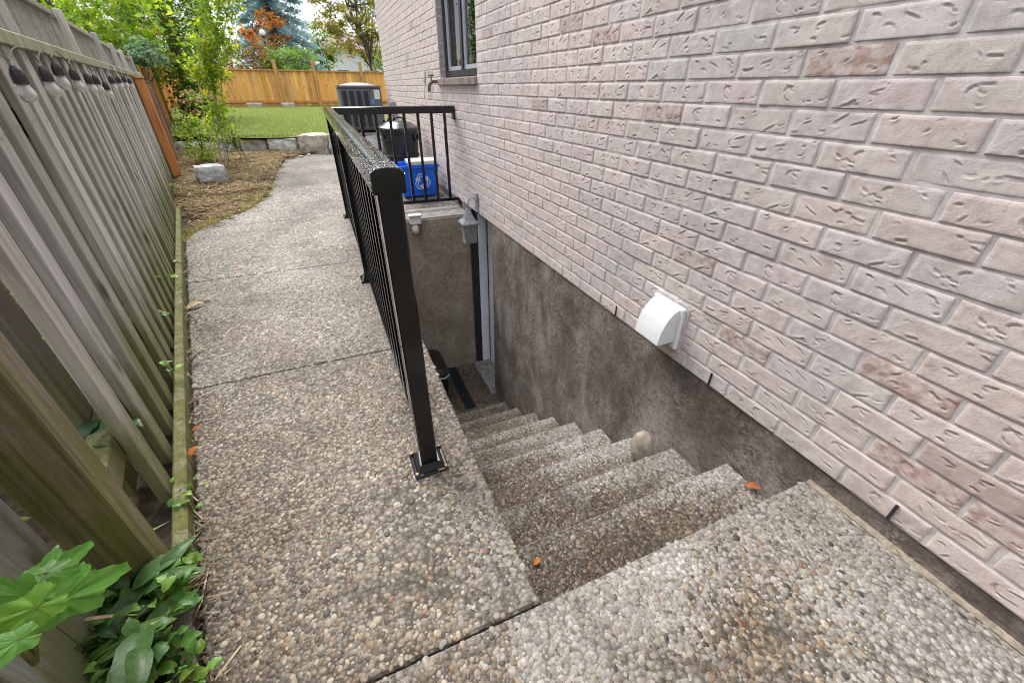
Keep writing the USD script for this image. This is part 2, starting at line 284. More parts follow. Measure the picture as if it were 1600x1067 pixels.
M_bed = plain('mulched_bed', (.10, .066, .04), .95, var=.5, scale=18, bump=1, bscale=90, bdist=.012, spec=.15)
M_lawn = plain('lawn_ground', (.13, .15, .045), .95, var=.35, scale=3, bump=.8, bscale=60, bdist=.02, spec=.15)
M_terrain = plain('far_ground', (.08, .1, .04), .95, var=.3, scale=.5)
M_stone = plain('limestone', (.5, .485, .46), .85, var=.35, scale=9, bump=.9, bscale=40, bdist=.015, spec=.2)
M_stonelow = plain('stained_limestone', (.44, .39, .32), .88, var=.4, scale=9, bump=.9, bscale=40, bdist=.015, spec=.2)
M_rock = plain('pale_grey_rock', (.46, .46, .47), .85, var=.3, scale=14, bump=.9, bscale=50, bdist=.01, spec=.2)
M_cobble = plain('tan_cobble', (.33, .28, .22), .75, var=.3, scale=25, bump=.4, bscale=90)
M_slab = plain('rubber_grate', (.018, .022, .025), .45, var=.3, scale=60, bump=.5, bscale=300)
M_bark = plain('bark', (.12, .095, .075), .95, var=.4, scale=30, bump=1, bscale=60, bdist=.01, spec=.15)
M_palebark = plain('pale_bark', (.4, .36, .31), .9, var=.3, scale=30)
M_house2 = plain('white_siding', (.7, .69, .68), .8, var=.05, scale=2)
M_roof = plain('roof_shingle', (.2, .15, .14), .9, var=.25, scale=8)
M_globe = plain('white_globe', (.85, .85, .85), .3, var=.02)

def leafmat(name, rough=.5, trans=.45, spec=.35, vein=0):
    n = {'a': ('attribute', {'attribute': 'tint'}), 'g': ('geometry', {}), 'n': ('noise_texture', {'scale': 60, 'detail': 3}), 'r': ('rgb_ramp', {'ramp': [(.3, (.78, .8, .75)), (.7, (1.2, 1.18, 1.2))]}), 'm': ('mix', {'mix_type': 'multiply', 'fac': 1.}),
         'p': ('principled_bsdf', {'roughness': rough, 'specular_ior_level': spec}), 't': ('translucent_bsdf', {}), 'x': ('mix_closure', {'fac': trans}), 'hs': ('hsv', {'saturation': 1.1, 'value': 1.5, 'hue': .49})}
    l = [('a.color', 'm.color1'), ('g.position', 'n.vector'), ('n.fac', 'r.fac'), ('r.color', 'm.color2'), ('m.color', 'p.base_color'), ('m.color', 'hs.color'), ('hs.color', 't.color'), ('p.BSDF', 'x.closure1'), ('t.BSDF', 'x.closure2')]
    if vein:
        n['n2'] = ('noise_texture', {'scale': 120, 'detail': 4}); n['b'] = ('bump', {'strength': .35, 'distance': .003}); l += [('g.position', 'n2.vector'), ('n2.fac', 'b.height'), ('b.normal', 'p.normal')]
    return usdkit.material(stage, L + name, n, l, surface='x.closure')
M_leaf = leafmat('foliage')
M_bigleaf = leafmat('broad_leaf', .42, .25, .45, 1)
M_dry = leafmat('dry_leaf', .85, .04, .15)

# ------------------------------------------------------------------ layout
WX = 1.279                      # house brick face
SX = .279                       # left edge of the stairwell
YN = [.452, .706, .972, 1.248, 1.518, 1.805, 2.112, 2.427, 2.805]   # nosings
ZN = [0, -.17, -.341, -.529, -.702, -.895, -1.105, -1.318, -1.571]
LAND = -1.9
YEND = 4.15                     # end wall of the stairwell
YEND2 = 4.56
YRISE = 4.6
def zpath(x, y): return np.where(np.asarray(y) < YRISE, 0., .13 * np.clip((np.asarray(y) - YRISE) / 3.9, 0, 1.1))
FD = np.array([-math.sin(math.radians(12.1)), math.cos(math.radians(12.1)), 0]); FN = np.array([FD[1], -FD[0], 0]); FP = np.array([-.62, .96, 0])
def fpt(s, off=0, z=0): return FP + FD * s + FN * off + np.array([0, 0, z])
FROT = math.radians(12.1)
def fbox(s0, s1, o0, o1, z0, z1, c=0):
    """box in fence coordinates: s along the fence, o outward towards the walkway"""
    b = box(o0, s0, z0, o1, s1, z1) if not c else cbox(o0, s0, z0, o1, s1, z1, c)
    return xf(b, FROT, FP)
def on_path(u, v):
    z = 0.
    for _ in range(30): p = on_z(u, v, z); z = float(zpath(p[0], p[1]))
    return p

# ------------------------------------------------------------------ ground, walkway, stairs
def lx(y): return -.482 - .2114 * (y - .594)
bed_px = [(290, 378), (300, 366), (318, 356), (345, 345), (375, 333), (402, 318), (420, 298), (428, 278), (434, 262), (446, 249), (470, 243)]
bed_edge = [on_path(u, v)[:2] for u, v in bed_px]
HOUSE = sg.box(WX + .02, -4, 9, 8.93)
WELL = sg.box(SX, .452, WX + .2, YEND)
ybend = bed_edge[0][1]
walk_left = [(lx(-4), -4.)] + [(lx(y), y) for y in np.linspace(-.5, ybend - .1, 12)] + [tuple(p) for p in bed_edge]
YST = 8.5
walk_poly = sg.Polygon(walk_left + [(bed_edge[-1][0] + .1, YST), (WX - .003, YST), (WX - .003, -4)]).buffer(0)

walkway = UsdGeom.Xform.Define(stage, '/World/walkway').GetPrim(); tag(walkway, 'pebbled concrete walkway running between wooden fence and brick house', kind='structure')
cuts = [-4, .4535, 1.819, 3.165, YRISE, 6.1, 7.4, YST]
strip_polys = []
for a, b in zip(cuts[:-1], cuts[1:]):
    ga, gb = (.0018 if a > 1 else .004), .0018
    p = walk_poly.intersection(sg.box(-6, a + ga, 6, b - gb)).difference(sg.box(SX, .4545, 5, YEND2 if a < 4.5 else 0))
    if b <= .46: p = walk_poly.intersection(sg.box(-6, a, 6, b - .002))
    strip_polys.append(p if p.geom_type == 'Polygon' else max(p.geoms, key=lambda g: g.area))

sig = lambda x: 1 / (1 + np.exp(-x))
def weights_walk(x, y):
    """(pale, tan, damp) shares of the surface: washed pale near the house and the edges of the steps, tan and damp elsewhere"""
    x, y = np.asarray(x, float), np.asarray(y, float); n1 = meshkit.fbm(np.stack([x * 2.6, y * 2.6, 0 * x], -1), 4, 2) - .5; n2 = meshkit.fbm(np.stack([x * 1.3 + 9, y * 1.3, 0 * x], -1), 4, 7) - .5
    dn = np.where(x > SX - .1, .452 - y, 9.); dw = WX - x; near_ = y < .4535
    f = np.where(near_, np.maximum(np.exp(-(dn / .22) ** 2), np.exp(-(dw / .5) ** 2)) * 1.15 + 1.6 * n1, .28 * np.exp(-((x - SX) / .12) ** 2) * (y < 1.2) + 1.3 * n1 + .12 * np.clip(y - 1.2, 0, 2))
    pale = np.clip(f, 0, .95); tan_ = np.clip(1.05 - .33 * np.clip(y, 0, 4) + 1.6 * n2 - .45 * near_, 0, 1) * (1 - pale); damp = np.clip(.12 + 1.8 * n2, 0, .6) * (1 - pale)
    return pale, tan_, damp
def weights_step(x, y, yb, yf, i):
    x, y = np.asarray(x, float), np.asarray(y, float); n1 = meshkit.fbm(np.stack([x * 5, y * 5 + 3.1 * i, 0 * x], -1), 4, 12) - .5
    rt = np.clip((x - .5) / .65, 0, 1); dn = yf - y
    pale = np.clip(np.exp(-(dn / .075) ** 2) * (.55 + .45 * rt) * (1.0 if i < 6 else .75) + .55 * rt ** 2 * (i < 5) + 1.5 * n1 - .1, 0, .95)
    damp = np.clip(.95 - .45 * rt + .35 * np.exp(-((y - yb) / .07) ** 2) + .02 * i + .8 * n1, 0, 1) * (1 - pale)  # damp tread, plus a dark band painted as shade under the nose above
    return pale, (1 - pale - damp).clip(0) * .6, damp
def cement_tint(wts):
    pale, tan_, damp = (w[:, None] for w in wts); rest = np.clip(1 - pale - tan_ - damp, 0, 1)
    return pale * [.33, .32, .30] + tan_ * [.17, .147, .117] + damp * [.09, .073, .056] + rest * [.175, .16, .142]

def slab_mesh(poly, top, thick, zf=None):
    outer = poly; inner = poly.buffer(-.006, join_style=2)
    if zf is not None or inner.geom_type != 'Polygon':
        t = sheet(poly, 0, .12, zf); e = trimesh.creation.extrude_polygon(poly, thick - .01, engine='earcut')
        v = np.array(e.vertices); v[:, 2] += zf(v[:, 0], v[:, 1]) - thick + .002; e.vertices = v
        return cat([t, e])
    e = trimesh.creation.extrude_polygon(outer, thick - .006, engine='earcut'); e.apply_translation([0, 0, top - thick])
    # bevel ring
    o = np.array(outer.exterior.coords)[:-1]; 
    t = sheet(inner, top, .04)
    i = np.array(inner.exterior.coords)[:-1]
    ring = []
    from shapely.geometry import LineString
    if len(i) == len(o):
        k = np.argmin(np.linalg.norm(i - o[0], axis=1)); i = np.roll(i, -k, 0)
        if np.linalg.norm(i[1] - o[1]) > np.linalg.norm(i[-1] - o[1]): i = np.roll(i[::-1], 1, 0)
        n = len(o); V = np.vstack([np.c_[o, np.full(n, top - .006)], np.c_[i, np.full(n, top)]])
        F = []
        for a in range(n):
            b = (a + 1) % n; F += [[a, b, b + n], [a, b + n, a + n]]
        ring = [trimesh.Trimesh(V, F, process=False)]
    else:
        t = sheet(outer, top)
    return cat([e, t] + ring)

for k, p in enumerate(strip_polys):
    sm_ = slab_mesh(p, 0, .12, zpath if cuts[k] >= YRISE - .01 else None); sv_ = np.array(sm_.vertices)
    put('slab', sm_, M_agg, walkway, tint=cement_tint(weights_walk(sv_[:, 0], sv_[:, 1])))
# dirty fillet of cement where the near slab meets the house
strip = hull([(WX - .006, -4, .0), (WX + .004, -4, .012), (WX - .006, .445, .0), (WX + .004, .445, .014), (WX + .004, -4, -.02), (WX + .004, .445, -.02)])
put('cement_fillet', strip, M_parge2, walkway)

# staircase
stairs, so = thing('concrete_stairs', 'pebbled concrete stairs going down to the basement door', 'staircase', (.78, .45, 0))
XR = WX - .012
steps = []
ys = YN + [3.14]; zs = ZN + [-1.757]
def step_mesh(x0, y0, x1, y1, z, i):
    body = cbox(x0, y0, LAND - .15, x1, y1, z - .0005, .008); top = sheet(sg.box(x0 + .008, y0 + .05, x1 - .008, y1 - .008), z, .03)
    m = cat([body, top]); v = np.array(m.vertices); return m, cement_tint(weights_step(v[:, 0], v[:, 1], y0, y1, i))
for k in range(1, len(ys)):
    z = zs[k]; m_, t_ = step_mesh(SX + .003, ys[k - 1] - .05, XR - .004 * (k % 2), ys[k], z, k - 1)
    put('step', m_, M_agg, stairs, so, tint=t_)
    steps.append((SX + .007, ys[k - 1] + .002, XR - .012, ys[k] - .011, z))
put('landing', box(SX + .003, ys[-1] - .02, LAND - .15, WX + .004, YEND + .02, LAND), M_agg, stairs, so, tint=np.array([.14, .115, .09]))
steps.append((SX + .01, ys[-1], WX - .06, YEND - .01, LAND))

# retaining walls
rw, ro = thing('retaining_wall', 'brown poured concrete wall at the bottom end of the stairwell', 'wall', (.8, 4.35, -1.9))
put('end_wall', cbox(SX - .25, YEND, LAND - .2, WX + .002, YEND2 - .002, -.004, .012), M_parge2, rw, ro)
put('side_wall', box(SX - .25, .46, LAND - .2, SX - .004, YEND - .002, -.122), M_parge2, rw, ro)
put('capping', cbox(SX - .01, YEND + .012, -.004, WX - .002, YEND2 - .006, .004, .003), M_conc, rw, ro)

# pebbles: real stones set in the cement
protos_done = []
SETS = [M_peb, M_pebpale, M_pebtan, M_pebdampshade]
def pebbles(name, parent, regions, spacing, seed, sink=.5, offset=None):
    """regions: list of (polygon, z or z(x, y), weights(x, y))"""
    r = np.random.default_rng(seed); P, K = [], []
    for poly, z, wf in regions:
        x0, y0, x1, y1 = poly.bounds
        nx, ny = int((x1 - x0) / spacing) + 2, int((y1 - y0) / (spacing * .866)) + 2
        gx, gy = np.meshgrid(np.arange(nx), np.arange(ny))
        x = x0 + (gx + .5 * (gy % 2)) * spacing + r.normal(0, .25, gx.shape) * spacing; y = y0 + gy * spacing * .866 + r.normal(0, .25, gx.shape) * spacing
        x, y = x.ravel(), y.ravel(); ok = shapely.contains_xy(poly, x, y); x, y = x[ok], y[ok]
        nz = meshkit.fbm(np.c_[x * 6, y * 6, np.zeros(len(x))], 3, 5); keep = r.random(len(x)) > np.clip((nz - .57) * 5, .01, .6); x, y = x[keep], y[keep]
        pale, tan_, damp = wf(x, y); u = r.random(len(x))
        K.append(np.where(u < pale, 1, np.where(u < pale + tan_, 2, np.where(u < pale + tan_ + damp, 3, 0))))
        P.append(np.c_[x, y, np.broadcast_to(z(x, y) if callable(z) else z, x.shape)])
    P, K = np.vstack(P), np.concatenate(K); n = len(P); npb = len(PEB)
    pi = UsdGeom.PointInstancer.Define(stage, path_for(name, str(parent.GetPath()))); base = str(pi.GetPath())
    w = np.array([w for _, w in PEB], float); w /= w.sum()
    idx = r.choice(npb, n, p=w) + npb * K; tg = []
    for k in range(4):
        for i in range(npb):
            s = trimesh.creation.icosphere(1); v = s.vertices * (1 + .30 * (meshkit.fbm(s.vertices * 1.3 + 7 * i + 31 * k, 2, i) - .5))[:, None]
            usdkit.mesh(stage, f'{base}/Prototypes/pebble_{k * npb + i:03d}', (v, s.faces), SETS[k][i], smooth=True); tg.append(f'{base}/Prototypes/pebble_{k * npb + i:03d}')
    pi.CreatePrototypesRel().SetTargets(tg)
    rad = spacing * np.clip(r.lognormal(-.50, .34, n), .3, 1.25); asp = r.uniform(.62, .95, n); flat = r.uniform(.36, .60, n)
    S = np.c_[rad, rad * asp, rad * asp * flat]
    yaw = r.uniform(0, 2 * np.pi, n); tl = r.normal(0, .12, (n, 2)); cy, sy = np.cos(yaw / 2), np.sin(yaw / 2)
    q = np.c_[cy, tl[:, 0] / 2 * cy, tl[:, 1] / 2 * cy, sy]; q /= np.linalg.norm(q, axis=1, keepdims=True)
    P[:, 2] += -S[:, 2] * r.uniform(sink - .15, sink + .25, n)
    if offset is not None: P = P - offset
    pi.CreatePositionsAttr(Vt.Vec3fArray.FromNumpy(P.astype(np.float32))); pi.CreateScalesAttr(Vt.Vec3fArray.FromNumpy(S.astype(np.float32)))
    pi.CreateOrientationsAttr(Vt.QuathArray([Gf.Quath(float(a), float(b), float(c), float(d)) for a, b, c, d in q]))
    pi.CreateProtoIndicesAttr(Vt.IntArray.FromNumpy(idx.astype(np.int32)))
    tag(pi, kind='stuff'); return n
front = strip_polys[0].intersection(sg.box(-2, -.9, 2, .45)).buffer(-.004)
np1 = pebbles('pebbles', walkway, [(front, 0., weights_walk)] + [(strip_polys[k].buffer(-.004), 0., weights_walk) for k in (1, 2)], .0110, 3)
np2 = pebbles('pebbles', walkway, [(strip_polys[3].buffer(-.004), 0., weights_walk), (strip_polys[4].buffer(-.004), zpath, weights_walk)], .0150, 4)
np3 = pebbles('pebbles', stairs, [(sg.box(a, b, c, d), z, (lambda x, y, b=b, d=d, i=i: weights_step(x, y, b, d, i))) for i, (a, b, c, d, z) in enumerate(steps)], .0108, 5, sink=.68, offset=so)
print('pebbles', np1, np2, np3)

# soil, bed, lawn, far ground
FARY = 20.0
side_line = lambda s, off: (FP + FD * s + FN * off)[:2]
edge_l = [side_line(-5, -.35), side_line(24, -.35)]
BIG = 150
def zlawn(x, y): return .38 + .008 * np.clip(np.asarray(y) - 8.6, 0, 30) + .03 * (meshkit.fbm(np.c_[np.ravel(x) * .6, np.ravel(y) * .6, 0 * np.ravel(x)], 3, 2).reshape(np.shape(x)) - .5)
stone_line = [on_z(u, v, .12)[:2] for u, v in ((255, 243), (285, 240), (340, 242), (400, 243), (475, 241), (520, 238), (560, 240), (640, 245))]
stone_line = [(stone_line[0][0] - 1.6, stone_line[0][1] + .6)] + [tuple(p) for p in stone_line if p[0] < 1.2] + [(WX - .0, 8.55)]
sl = np.array(stone_line); sl = sl[np.argsort(sl[:, 0])]
def ystone(x): return np.interp(x, sl[:, 0], sl[:, 1])
lawn_poly = sg.Polygon([tuple(p + np.array([0, .12])) for p in sl] + [(WX, 8.93), (9, 8.93), (9, 26), (-9, 26), (-9, sl[0, 1] + .3)]).buffer(0)
bed_poly = sg.Polygon([(-8, -5), (lx(-5), -5)] + [(lx(y) + .02, y) for y in np.linspace(-4.5, ybend - .1, 8)] + [tuple(np.array(p) + [.015, .0]) for p in bed_edge] + [(bed_edge[-1][0] + .3, 8.6)] + [tuple(p + np.array([0, .3])) for p in sl[::-1] if p[0] < bed_edge[-1][0]] + [(-8, sl[0, 1] + .3)]).buffer(0)
def zbed(x, y):
    x, y = np.asarray(x, float), np.asarray(y, float)
    return zpath(x, y) - .022 + np.clip((y - 4) * .02, 0, .05) + .04 * (meshkit.fbm(np.c_[np.ravel(x) * 3, np.ravel(y) * 3, 0 * np.ravel(x)], 3, 9).reshape(x.shape) - .5)
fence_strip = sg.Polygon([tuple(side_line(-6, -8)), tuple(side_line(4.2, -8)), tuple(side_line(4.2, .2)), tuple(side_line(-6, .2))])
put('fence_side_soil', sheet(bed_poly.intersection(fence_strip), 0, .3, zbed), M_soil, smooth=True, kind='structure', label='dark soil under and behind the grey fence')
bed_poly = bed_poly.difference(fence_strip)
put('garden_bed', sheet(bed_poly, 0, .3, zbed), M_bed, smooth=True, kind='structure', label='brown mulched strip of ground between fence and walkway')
put('lawn', sheet(lawn_poly, 0, .6, zlawn), M_lawn, smooth=True, kind='structure', label='raised green lawn behind the stone edging')
sub = sg.box(-9, -5, 9, 26).difference(WELL.buffer(.02)).difference(HOUSE)
terr = sg.box(-BIG, -BIG, BIG, BIG).difference(sg.box(-8.9, -4.9, 8.9, 25.9))
put('ground', cat([sheet(terr, -.05), sheet(sub.difference(sg.box(SX - .3, .3, WX + .3, YEND2)).difference(walk_poly.buffer(.05).difference(sg.box(-9, -9, 9, 0)).buffer(0)), -.14)]), M_terrain, kind='structure', label='flat ground reaching to the horizon')

# ------------------------------------------------------------------ house
house, ho = thing('brick_house', 'house of pale pink textured brick above a parged foundation', 'house', (WX, 3, 0))
WY0, WY1, WZ0, WZ1 = 3.76, 4.95, 1.2206, 2.45
YB, YF, ZT = -3.2, 8.95, 5.2
bx = lambda y0, z0, y1, z1: box(WX + .003, y0, z0, WX + .11, y1, z1)
put('mortar_wall', cat([bx(YB, .075, YF, 1.149), bx(YB, 1.149, WY0, 2.45), bx(WY1, 1.149, YF, 2.45), bx(YB, 2.45, YF, ZT)]), M_mortar, house, ho)
put('foundation_wall', box(WX + .006, YB, -2.1, WX + .19, 3.5, .0735), M_parge, house, ho)
put('foundation_wall', box(WX + .006, YEND + .001, -2.1, WX + .19, YF, .0735), M_conc, house, ho)
M_farbrick = plain('far_brick', (.42, .36, .34), .9, var=.15, scale=4)
put('rear_wall', box(WX + .11, YF - .1, -.1, 9, YF - .002, ZT), M_farbrick, house, ho)
put('front_wall', box(WX + .11, YB, -.1, 9, YB + .1, ZT), M_farbrick, house, ho)
put('inner_lining', box(WX + .5, YB + .3, 3.2, WX + .55, YF - .3, ZT), M_farbrick, house, ho)
rf = hull([(WX - .35, YB - .35, ZT + .05), (WX - .35, YF + .35, ZT + .05), (9.3, YB - .35, ZT + .05), (9.3, YF + .35, ZT + .05), (5.2, YB + 3, ZT + 2.2), (5.2, YF - 3, ZT + 2.2), (WX - .35, YB - .35, ZT + .2), (WX - .35, YF + .35, ZT + .2), (9.3, YF + .35, ZT + .2), (9.3, YB - .35, ZT + .2)])
put('roof', rf, M_roof, house, ho)

CH, BL, MOD, JT = .0716, .2135, .2225, .009
JZ = .0055
r = np.random.default_rng(21)
def brick_grid(ln, ht, nu, nv, seed, gash=True):
    rr = np.random.default_rng(seed)
    e = .005
    u = np.r_[0, .003, np.linspace(.009, ln - .009, nu - 3), ln - .003, ln] if nu > 8 else np.linspace(0, ln, nu + 1)
    v = np.r_[0, .003, np.linspace(.008, ht - .008, nv - 3), ht - .003, ht] if nv > 7 else np.linspace(0, ht, nv + 1)
    U, Vv = np.meshgrid(u, v, indexing='ij')
    h = .0016 * (meshkit.fbm(np.stack([U * 70 + seed, Vv * 70, 0 * U], -1), 3, seed) - .5) + .0025 * (meshkit.fbm(np.stack([U * 14, Vv * 20, 0 * U + seed], -1), 2, seed + 1) - .5)
    if gash:
        for g in range(rr.integers(5, 9)):
            cu, cv = rr.uniform(.012, ln - .012), rr.uniform(.008, ht - .008); w = rr.uniform(.0015, .0027); dp = rr.uniform(.0022, .0052)
            if rr.random() < .6:
                R = rr.uniform(.007, .019); up = rr.choice([-1, 1]); c0, c1 = cu, cv + up * R
                d = np.hypot(U - c0, Vv - c1); ang = np.arctan2(U - c0, -(Vv - c1) * up) - rr.normal(0, .3); span = rr.uniform(.4, .95)
                m = np.clip((span - np.abs(ang)) / .25, 0, 1); dd = d - R
            else:
                th = rr.normal(.15, .35); dx, dz = np.cos(th), np.sin(th); ll = rr.uniform(.008, .02)
                t = (U - cu) * dx + (Vv - cv) * dz; dd = -(U - cu) * dz + (Vv - cv) * dx; m = np.clip((ll - np.abs(t)) / .004, 0, 1)
            h += m * (-dp * np.exp(-(dd / w) ** 2) + .35 * dp * np.exp(-((dd - 1.9 * w) / (1.5 * w)) ** 2))
    du = np.minimum(U, ln - U); d = np.minimum(du, (ht - Vv) * .8)
    rag = .0022 * meshkit.fbm(np.stack([U * 60, Vv * 60, 0 * U + 3 * seed], -1), 2, seed)
    h -= .0032 * np.clip(1 - d / .006, 0, 1) ** 2; h -= .0012 * np.clip(1 - Vv / .002, 0, 1)
    # ragged outline
    Uo = U + np.where(U < 1e-9, rag, 0) - np.where(U > ln - 1e-9, rag, 0); Vo = Vv + np.where(Vv < 1e-9, rag, 0) - np.where(Vv > ht - 1e-9, rag, 0)
    n0, n1 = U.shape
    Vx = np.stack([-h, Uo, Vo], -1).reshape(-1, 3)
    q = np.arange(n0 * n1).reshape(n0, n1); a, b, c, dq = q[:-1, :-1].ravel(), q[1:, :-1].ravel(), q[1:, 1:].ravel(), q[:-1, 1:].ravel()
    F = np.r_[np.c_[a, c, b], np.c_[a, dq, c]]
    # skirt into the mortar
    ring = np.r_[q[:, 0], q[-1, 1:], q[-2::-1, -1], q[0, -2:0:-1]]
    k = len(Vx); back = Vx[ring].copy(); back[:, 0] = .014; Vx = np.r_[Vx, back]; m = len(ring); i = np.arange(m); j = (i + 1) % m
    F = np.r_[F, np.c_[ring[i], ring[j], k + j], np.c_[ring[i], k + j, k + i]]
    return Vx, F
def brick_tint(rr):
    base = np.array([.69, .595, .555]) * (1 + rr.normal(0, .03)) + rr.normal(0, .006, 3) * np.array([1, .6, .8])
    if rr.random() < .15: base = np.array([.66, .60, .57]) * (1 + rr.normal(0, .025))
    if rr.random() < .015: base = np.array([.53, .43, .40])
    return base
FINE = [brick_grid(BL, CH - JZ, 64, 20, 100 + i) for i in range(16)]
COARSE = [brick_grid(BL, CH - JZ, 18, 8, 200 + i) for i in range(10)]
FARB = [brick_grid(BL, CH - JZ, 6, 3, 300 + i, False) for i in range(6)]
red_px = [((1320, 95), (.36, .235, .19)), ((1120, 528), (.38, .27, .23)), ((1410, 620), (.36, .24, .205)), ((1510, 775), (.37, .25, .22)), ((1590, 850), (.38, .28, .25)), ((943, 50), (.36, .25, .22)), ((1030, 180), (.38, .28, .24)), ((1055, 382), (.39, .3, .26)),
          ((790, 55), (.36, .31, .29))]
allb = []
ncourse = int((ZT - .075) / CH)
for c in range(ncourse):
    z0 = .075 + c * CH
    off = .712 + (0 if c % 2 else MOD / 2) + r.normal(0, .006)
    k0 = int(math.floor((YB - off) / MOD)) - 1
    for k in range(k0, k0 + int((YF - YB) / MOD) + 3):
        y0 = off + k * MOD; y1 = y0 + BL
        segs = [(max(y0, YB), min(y1, YF))]
        if WZ0 - .08 < z0 + .03 < WZ1:
            segs = [(a, min(b, WY0 - .003)) for a, b in segs] + [(max(a, WY1 + .003), b) for a, b in segs]
        for a, b in segs:
            if b - a > .03: allb.append([c, a, b, z0])
def proj(P):
    d = np.asarray(P) - EYE; zc = d @ fwd; return np.c_[800 + FPX * (d @ rgt) / zc, 533.5 - FPX * (d @ upv) / zc], zc
area = []
for c, a, b, z0 in allb:
    q, zc = proj([(WX, a, z0), (WX, b, z0), (WX, b, z0 + CH - JZ), (WX, a, z0 + CH - JZ)])
    if zc.min() < .05: area.append(0); continue
    p = sg.Polygon(q); p = p.buffer(0).intersection(sg.box(0, 0, 1600, 1067)); area.append(p.area)
area = np.array(area); rank = np.argsort(-area); fine = set(rank[:300].tolist()); mids = set(rank[300:1500].tolist())
red_at = {}
for (u, v), col in red_px:
    p = on_x(u, v, WX)
    for i, (c, a, b, z0) in enumerate(allb):
        if a <= p[1] <= b + .01 and z0 <= p[2] <= z0 + CH: red_at[i] = col
SV, SF, ST, nv = [], [], [], 0
for i, (c, a, b, z0) in enumerate(allb):
    t = brick_tint(r) if i not in red_at else np.array(red_at[i])
    full = b - a > BL - 1e-6; kind = r.integers(0, 1000); dx = r.normal(0, .0008)
    if i in fine:
        Vx, F = FINE[kind % 16] if full else brick_grid(b - a, CH - JZ, max(10, int((b - a) / .004)), 17, 900 + i)
    elif i in mids:
        Vx, F = COARSE[kind % 10] if full else brick_grid(b - a, CH - JZ, max(9, int((b - a) / .012)), 8, 900 + i)
    else: Vx, F = FARB[kind % 6] if full else brick_grid(b - a, CH - JZ, 6, 3, 900 + i, False)
    P = Vx.copy()
    if full and kind % 2: P[:, 1] = b - a - P[:, 1]; F = F[:, ::-1]
    P += [WX + dx, a, z0 + JZ / 2 + r.normal(0, .0006)]
    tv = np.tile(t, (len(P), 1))
    if i in red_at:   # worn patches where the pale wash has come off
        k_ = np.clip((meshkit.fbm(P * 60, 4, 17)[:, None] - .38) * 3.5, .15, 1); tv = 1.22 * tv * k_ + np.array([.68, .59, .55]) * (1 - k_)
    if i in fine: put('brick', (P, F), M_brick, house, ho, smooth=True, tint=tv)
    else: SV.append(P); SF.append(F + nv); ST.append(tv); nv += len(P)
put('distant_bricks', (np.vstack(SV), np.vstack(SF)), M_brick, house, ho, smooth=True, tint=np.vstack(ST), kind='stuff')

# open weep joints in the lowest course
for u, v in ((1110, 592), (1397, 797), (963, 484)):
    p = on_x(u, v, WX); k_ = round((p[1] + .0045 - .712 - MOD / 2 * 0) / (MOD / 2)); y_ = p[1]
    put('weep_slot', box(WX - .0035, y_ - .004, .079, WX + .004, y_ + .004, .079 + CH - .012), M_blackplastic, house, ho)

# window sill of upright bricks, jamb bricks, window
sill = put('window_sill', box(WX + .004, WY0 - .0, 1.1495, WX + .1, WY1 + .0, 1.152), M_mortar, house, ho)
nb = 16; wb = (WY1 - WY0 + .02) / nb
for k in range(nb):
    y0 = WY0 - .01 + k * wb
    b = hull([(WX - .03, y0 + .006, 1.152), (WX - .03, y0 + wb - .006, 1.152), (WX + .1, y0 + .004, 1.152), (WX + .1, y0 + wb - .004, 1.152), (WX - .03, y0 + .004, 1.200), (WX - .03, y0 + wb - .004, 1.200), (WX + .1, y0 + .004, 1.2195), (WX + .1, y0 + wb - .004, 1.2195)])
    put('sill_brick', b, M_brick, sill, ho, tint=np.array([.36, .28, .25]) * (1 + r.normal(0, .08)))
win = put('window', cat([box(WX + .062, WY0, WZ0, WX + .12, WY0 + .045, WZ1), box(WX + .062, WY1 - .05, WZ0, WX + .12, WY1, WZ1), box(WX + .062, WY0 + .045, WZ0, WX + .12, WY1 - .05, WZ0 + .05), box(WX + .062, WY0 + .045, WZ1 - .05, WX + .12, WY1 - .05, WZ1)]), M_frame, house, ho)
ymid = (WY0 + WY1) / 2 + .02
put('mullion', box(WX + .066, ymid - .028, WZ0 + .05, WX + .125, ymid + .028, WZ1 - .05), M_frame, win, ho)
for a, b in ((WY0 + .047, ymid - .03), (ymid + .03, WY1 - .052)):
    s = cat([box(WX + .082, a, WZ0 + .052, WX + .118, a + .035, WZ1 - .052), box(WX + .082, b - .035, WZ0 + .052, WX + .118, b, WZ1 - .052), box(WX + .082, a + .035, WZ0 + .052, WX + .118, b - .035, WZ0 + .085), box(WX + .082, a + .035, WZ1 - .085, WX + .118, b - .035, WZ1 - .052)])
    put('sash', s, M_sash, win, ho)
    put('pane', box(WX + .098, a + .035, WZ0 + .085, WX + .103, b - .035, WZ1 - .085), M_glass, win, ho)
yy = np.linspace(WY0 + .05, WY1 - .05, 60); cx = WX + .2 + .012 * np.sin(yy * 70)
Vc = np.vstack([np.c_[cx, yy, np.full(60, WZ0 - .02)], np.c_[cx, yy, np.full(60, WZ1)]]); q = np.arange(59)
put('curtain', (Vc, np.r_[np.c_[q, q + 1, q + 61], np.c_[q, q + 61, q + 60]]), M_curtain, win, ho)
# jamb faces of the opening
J = []
for y0, y1 in ((WY0 - .004, WY0 + .0008), (WY1 - .0008, WY1 + .004)):
    for c in range(16, 33):
        z0 = .075 + c * CH; J.append(box(WX + .008, y0, z0 + .005, WX + .0615, y1, z0 + CH - .005))
put('jamb_bricks', cat(J), M_brick, house, ho, tint=np.array([.43, .38, .36]), kind='stuff')

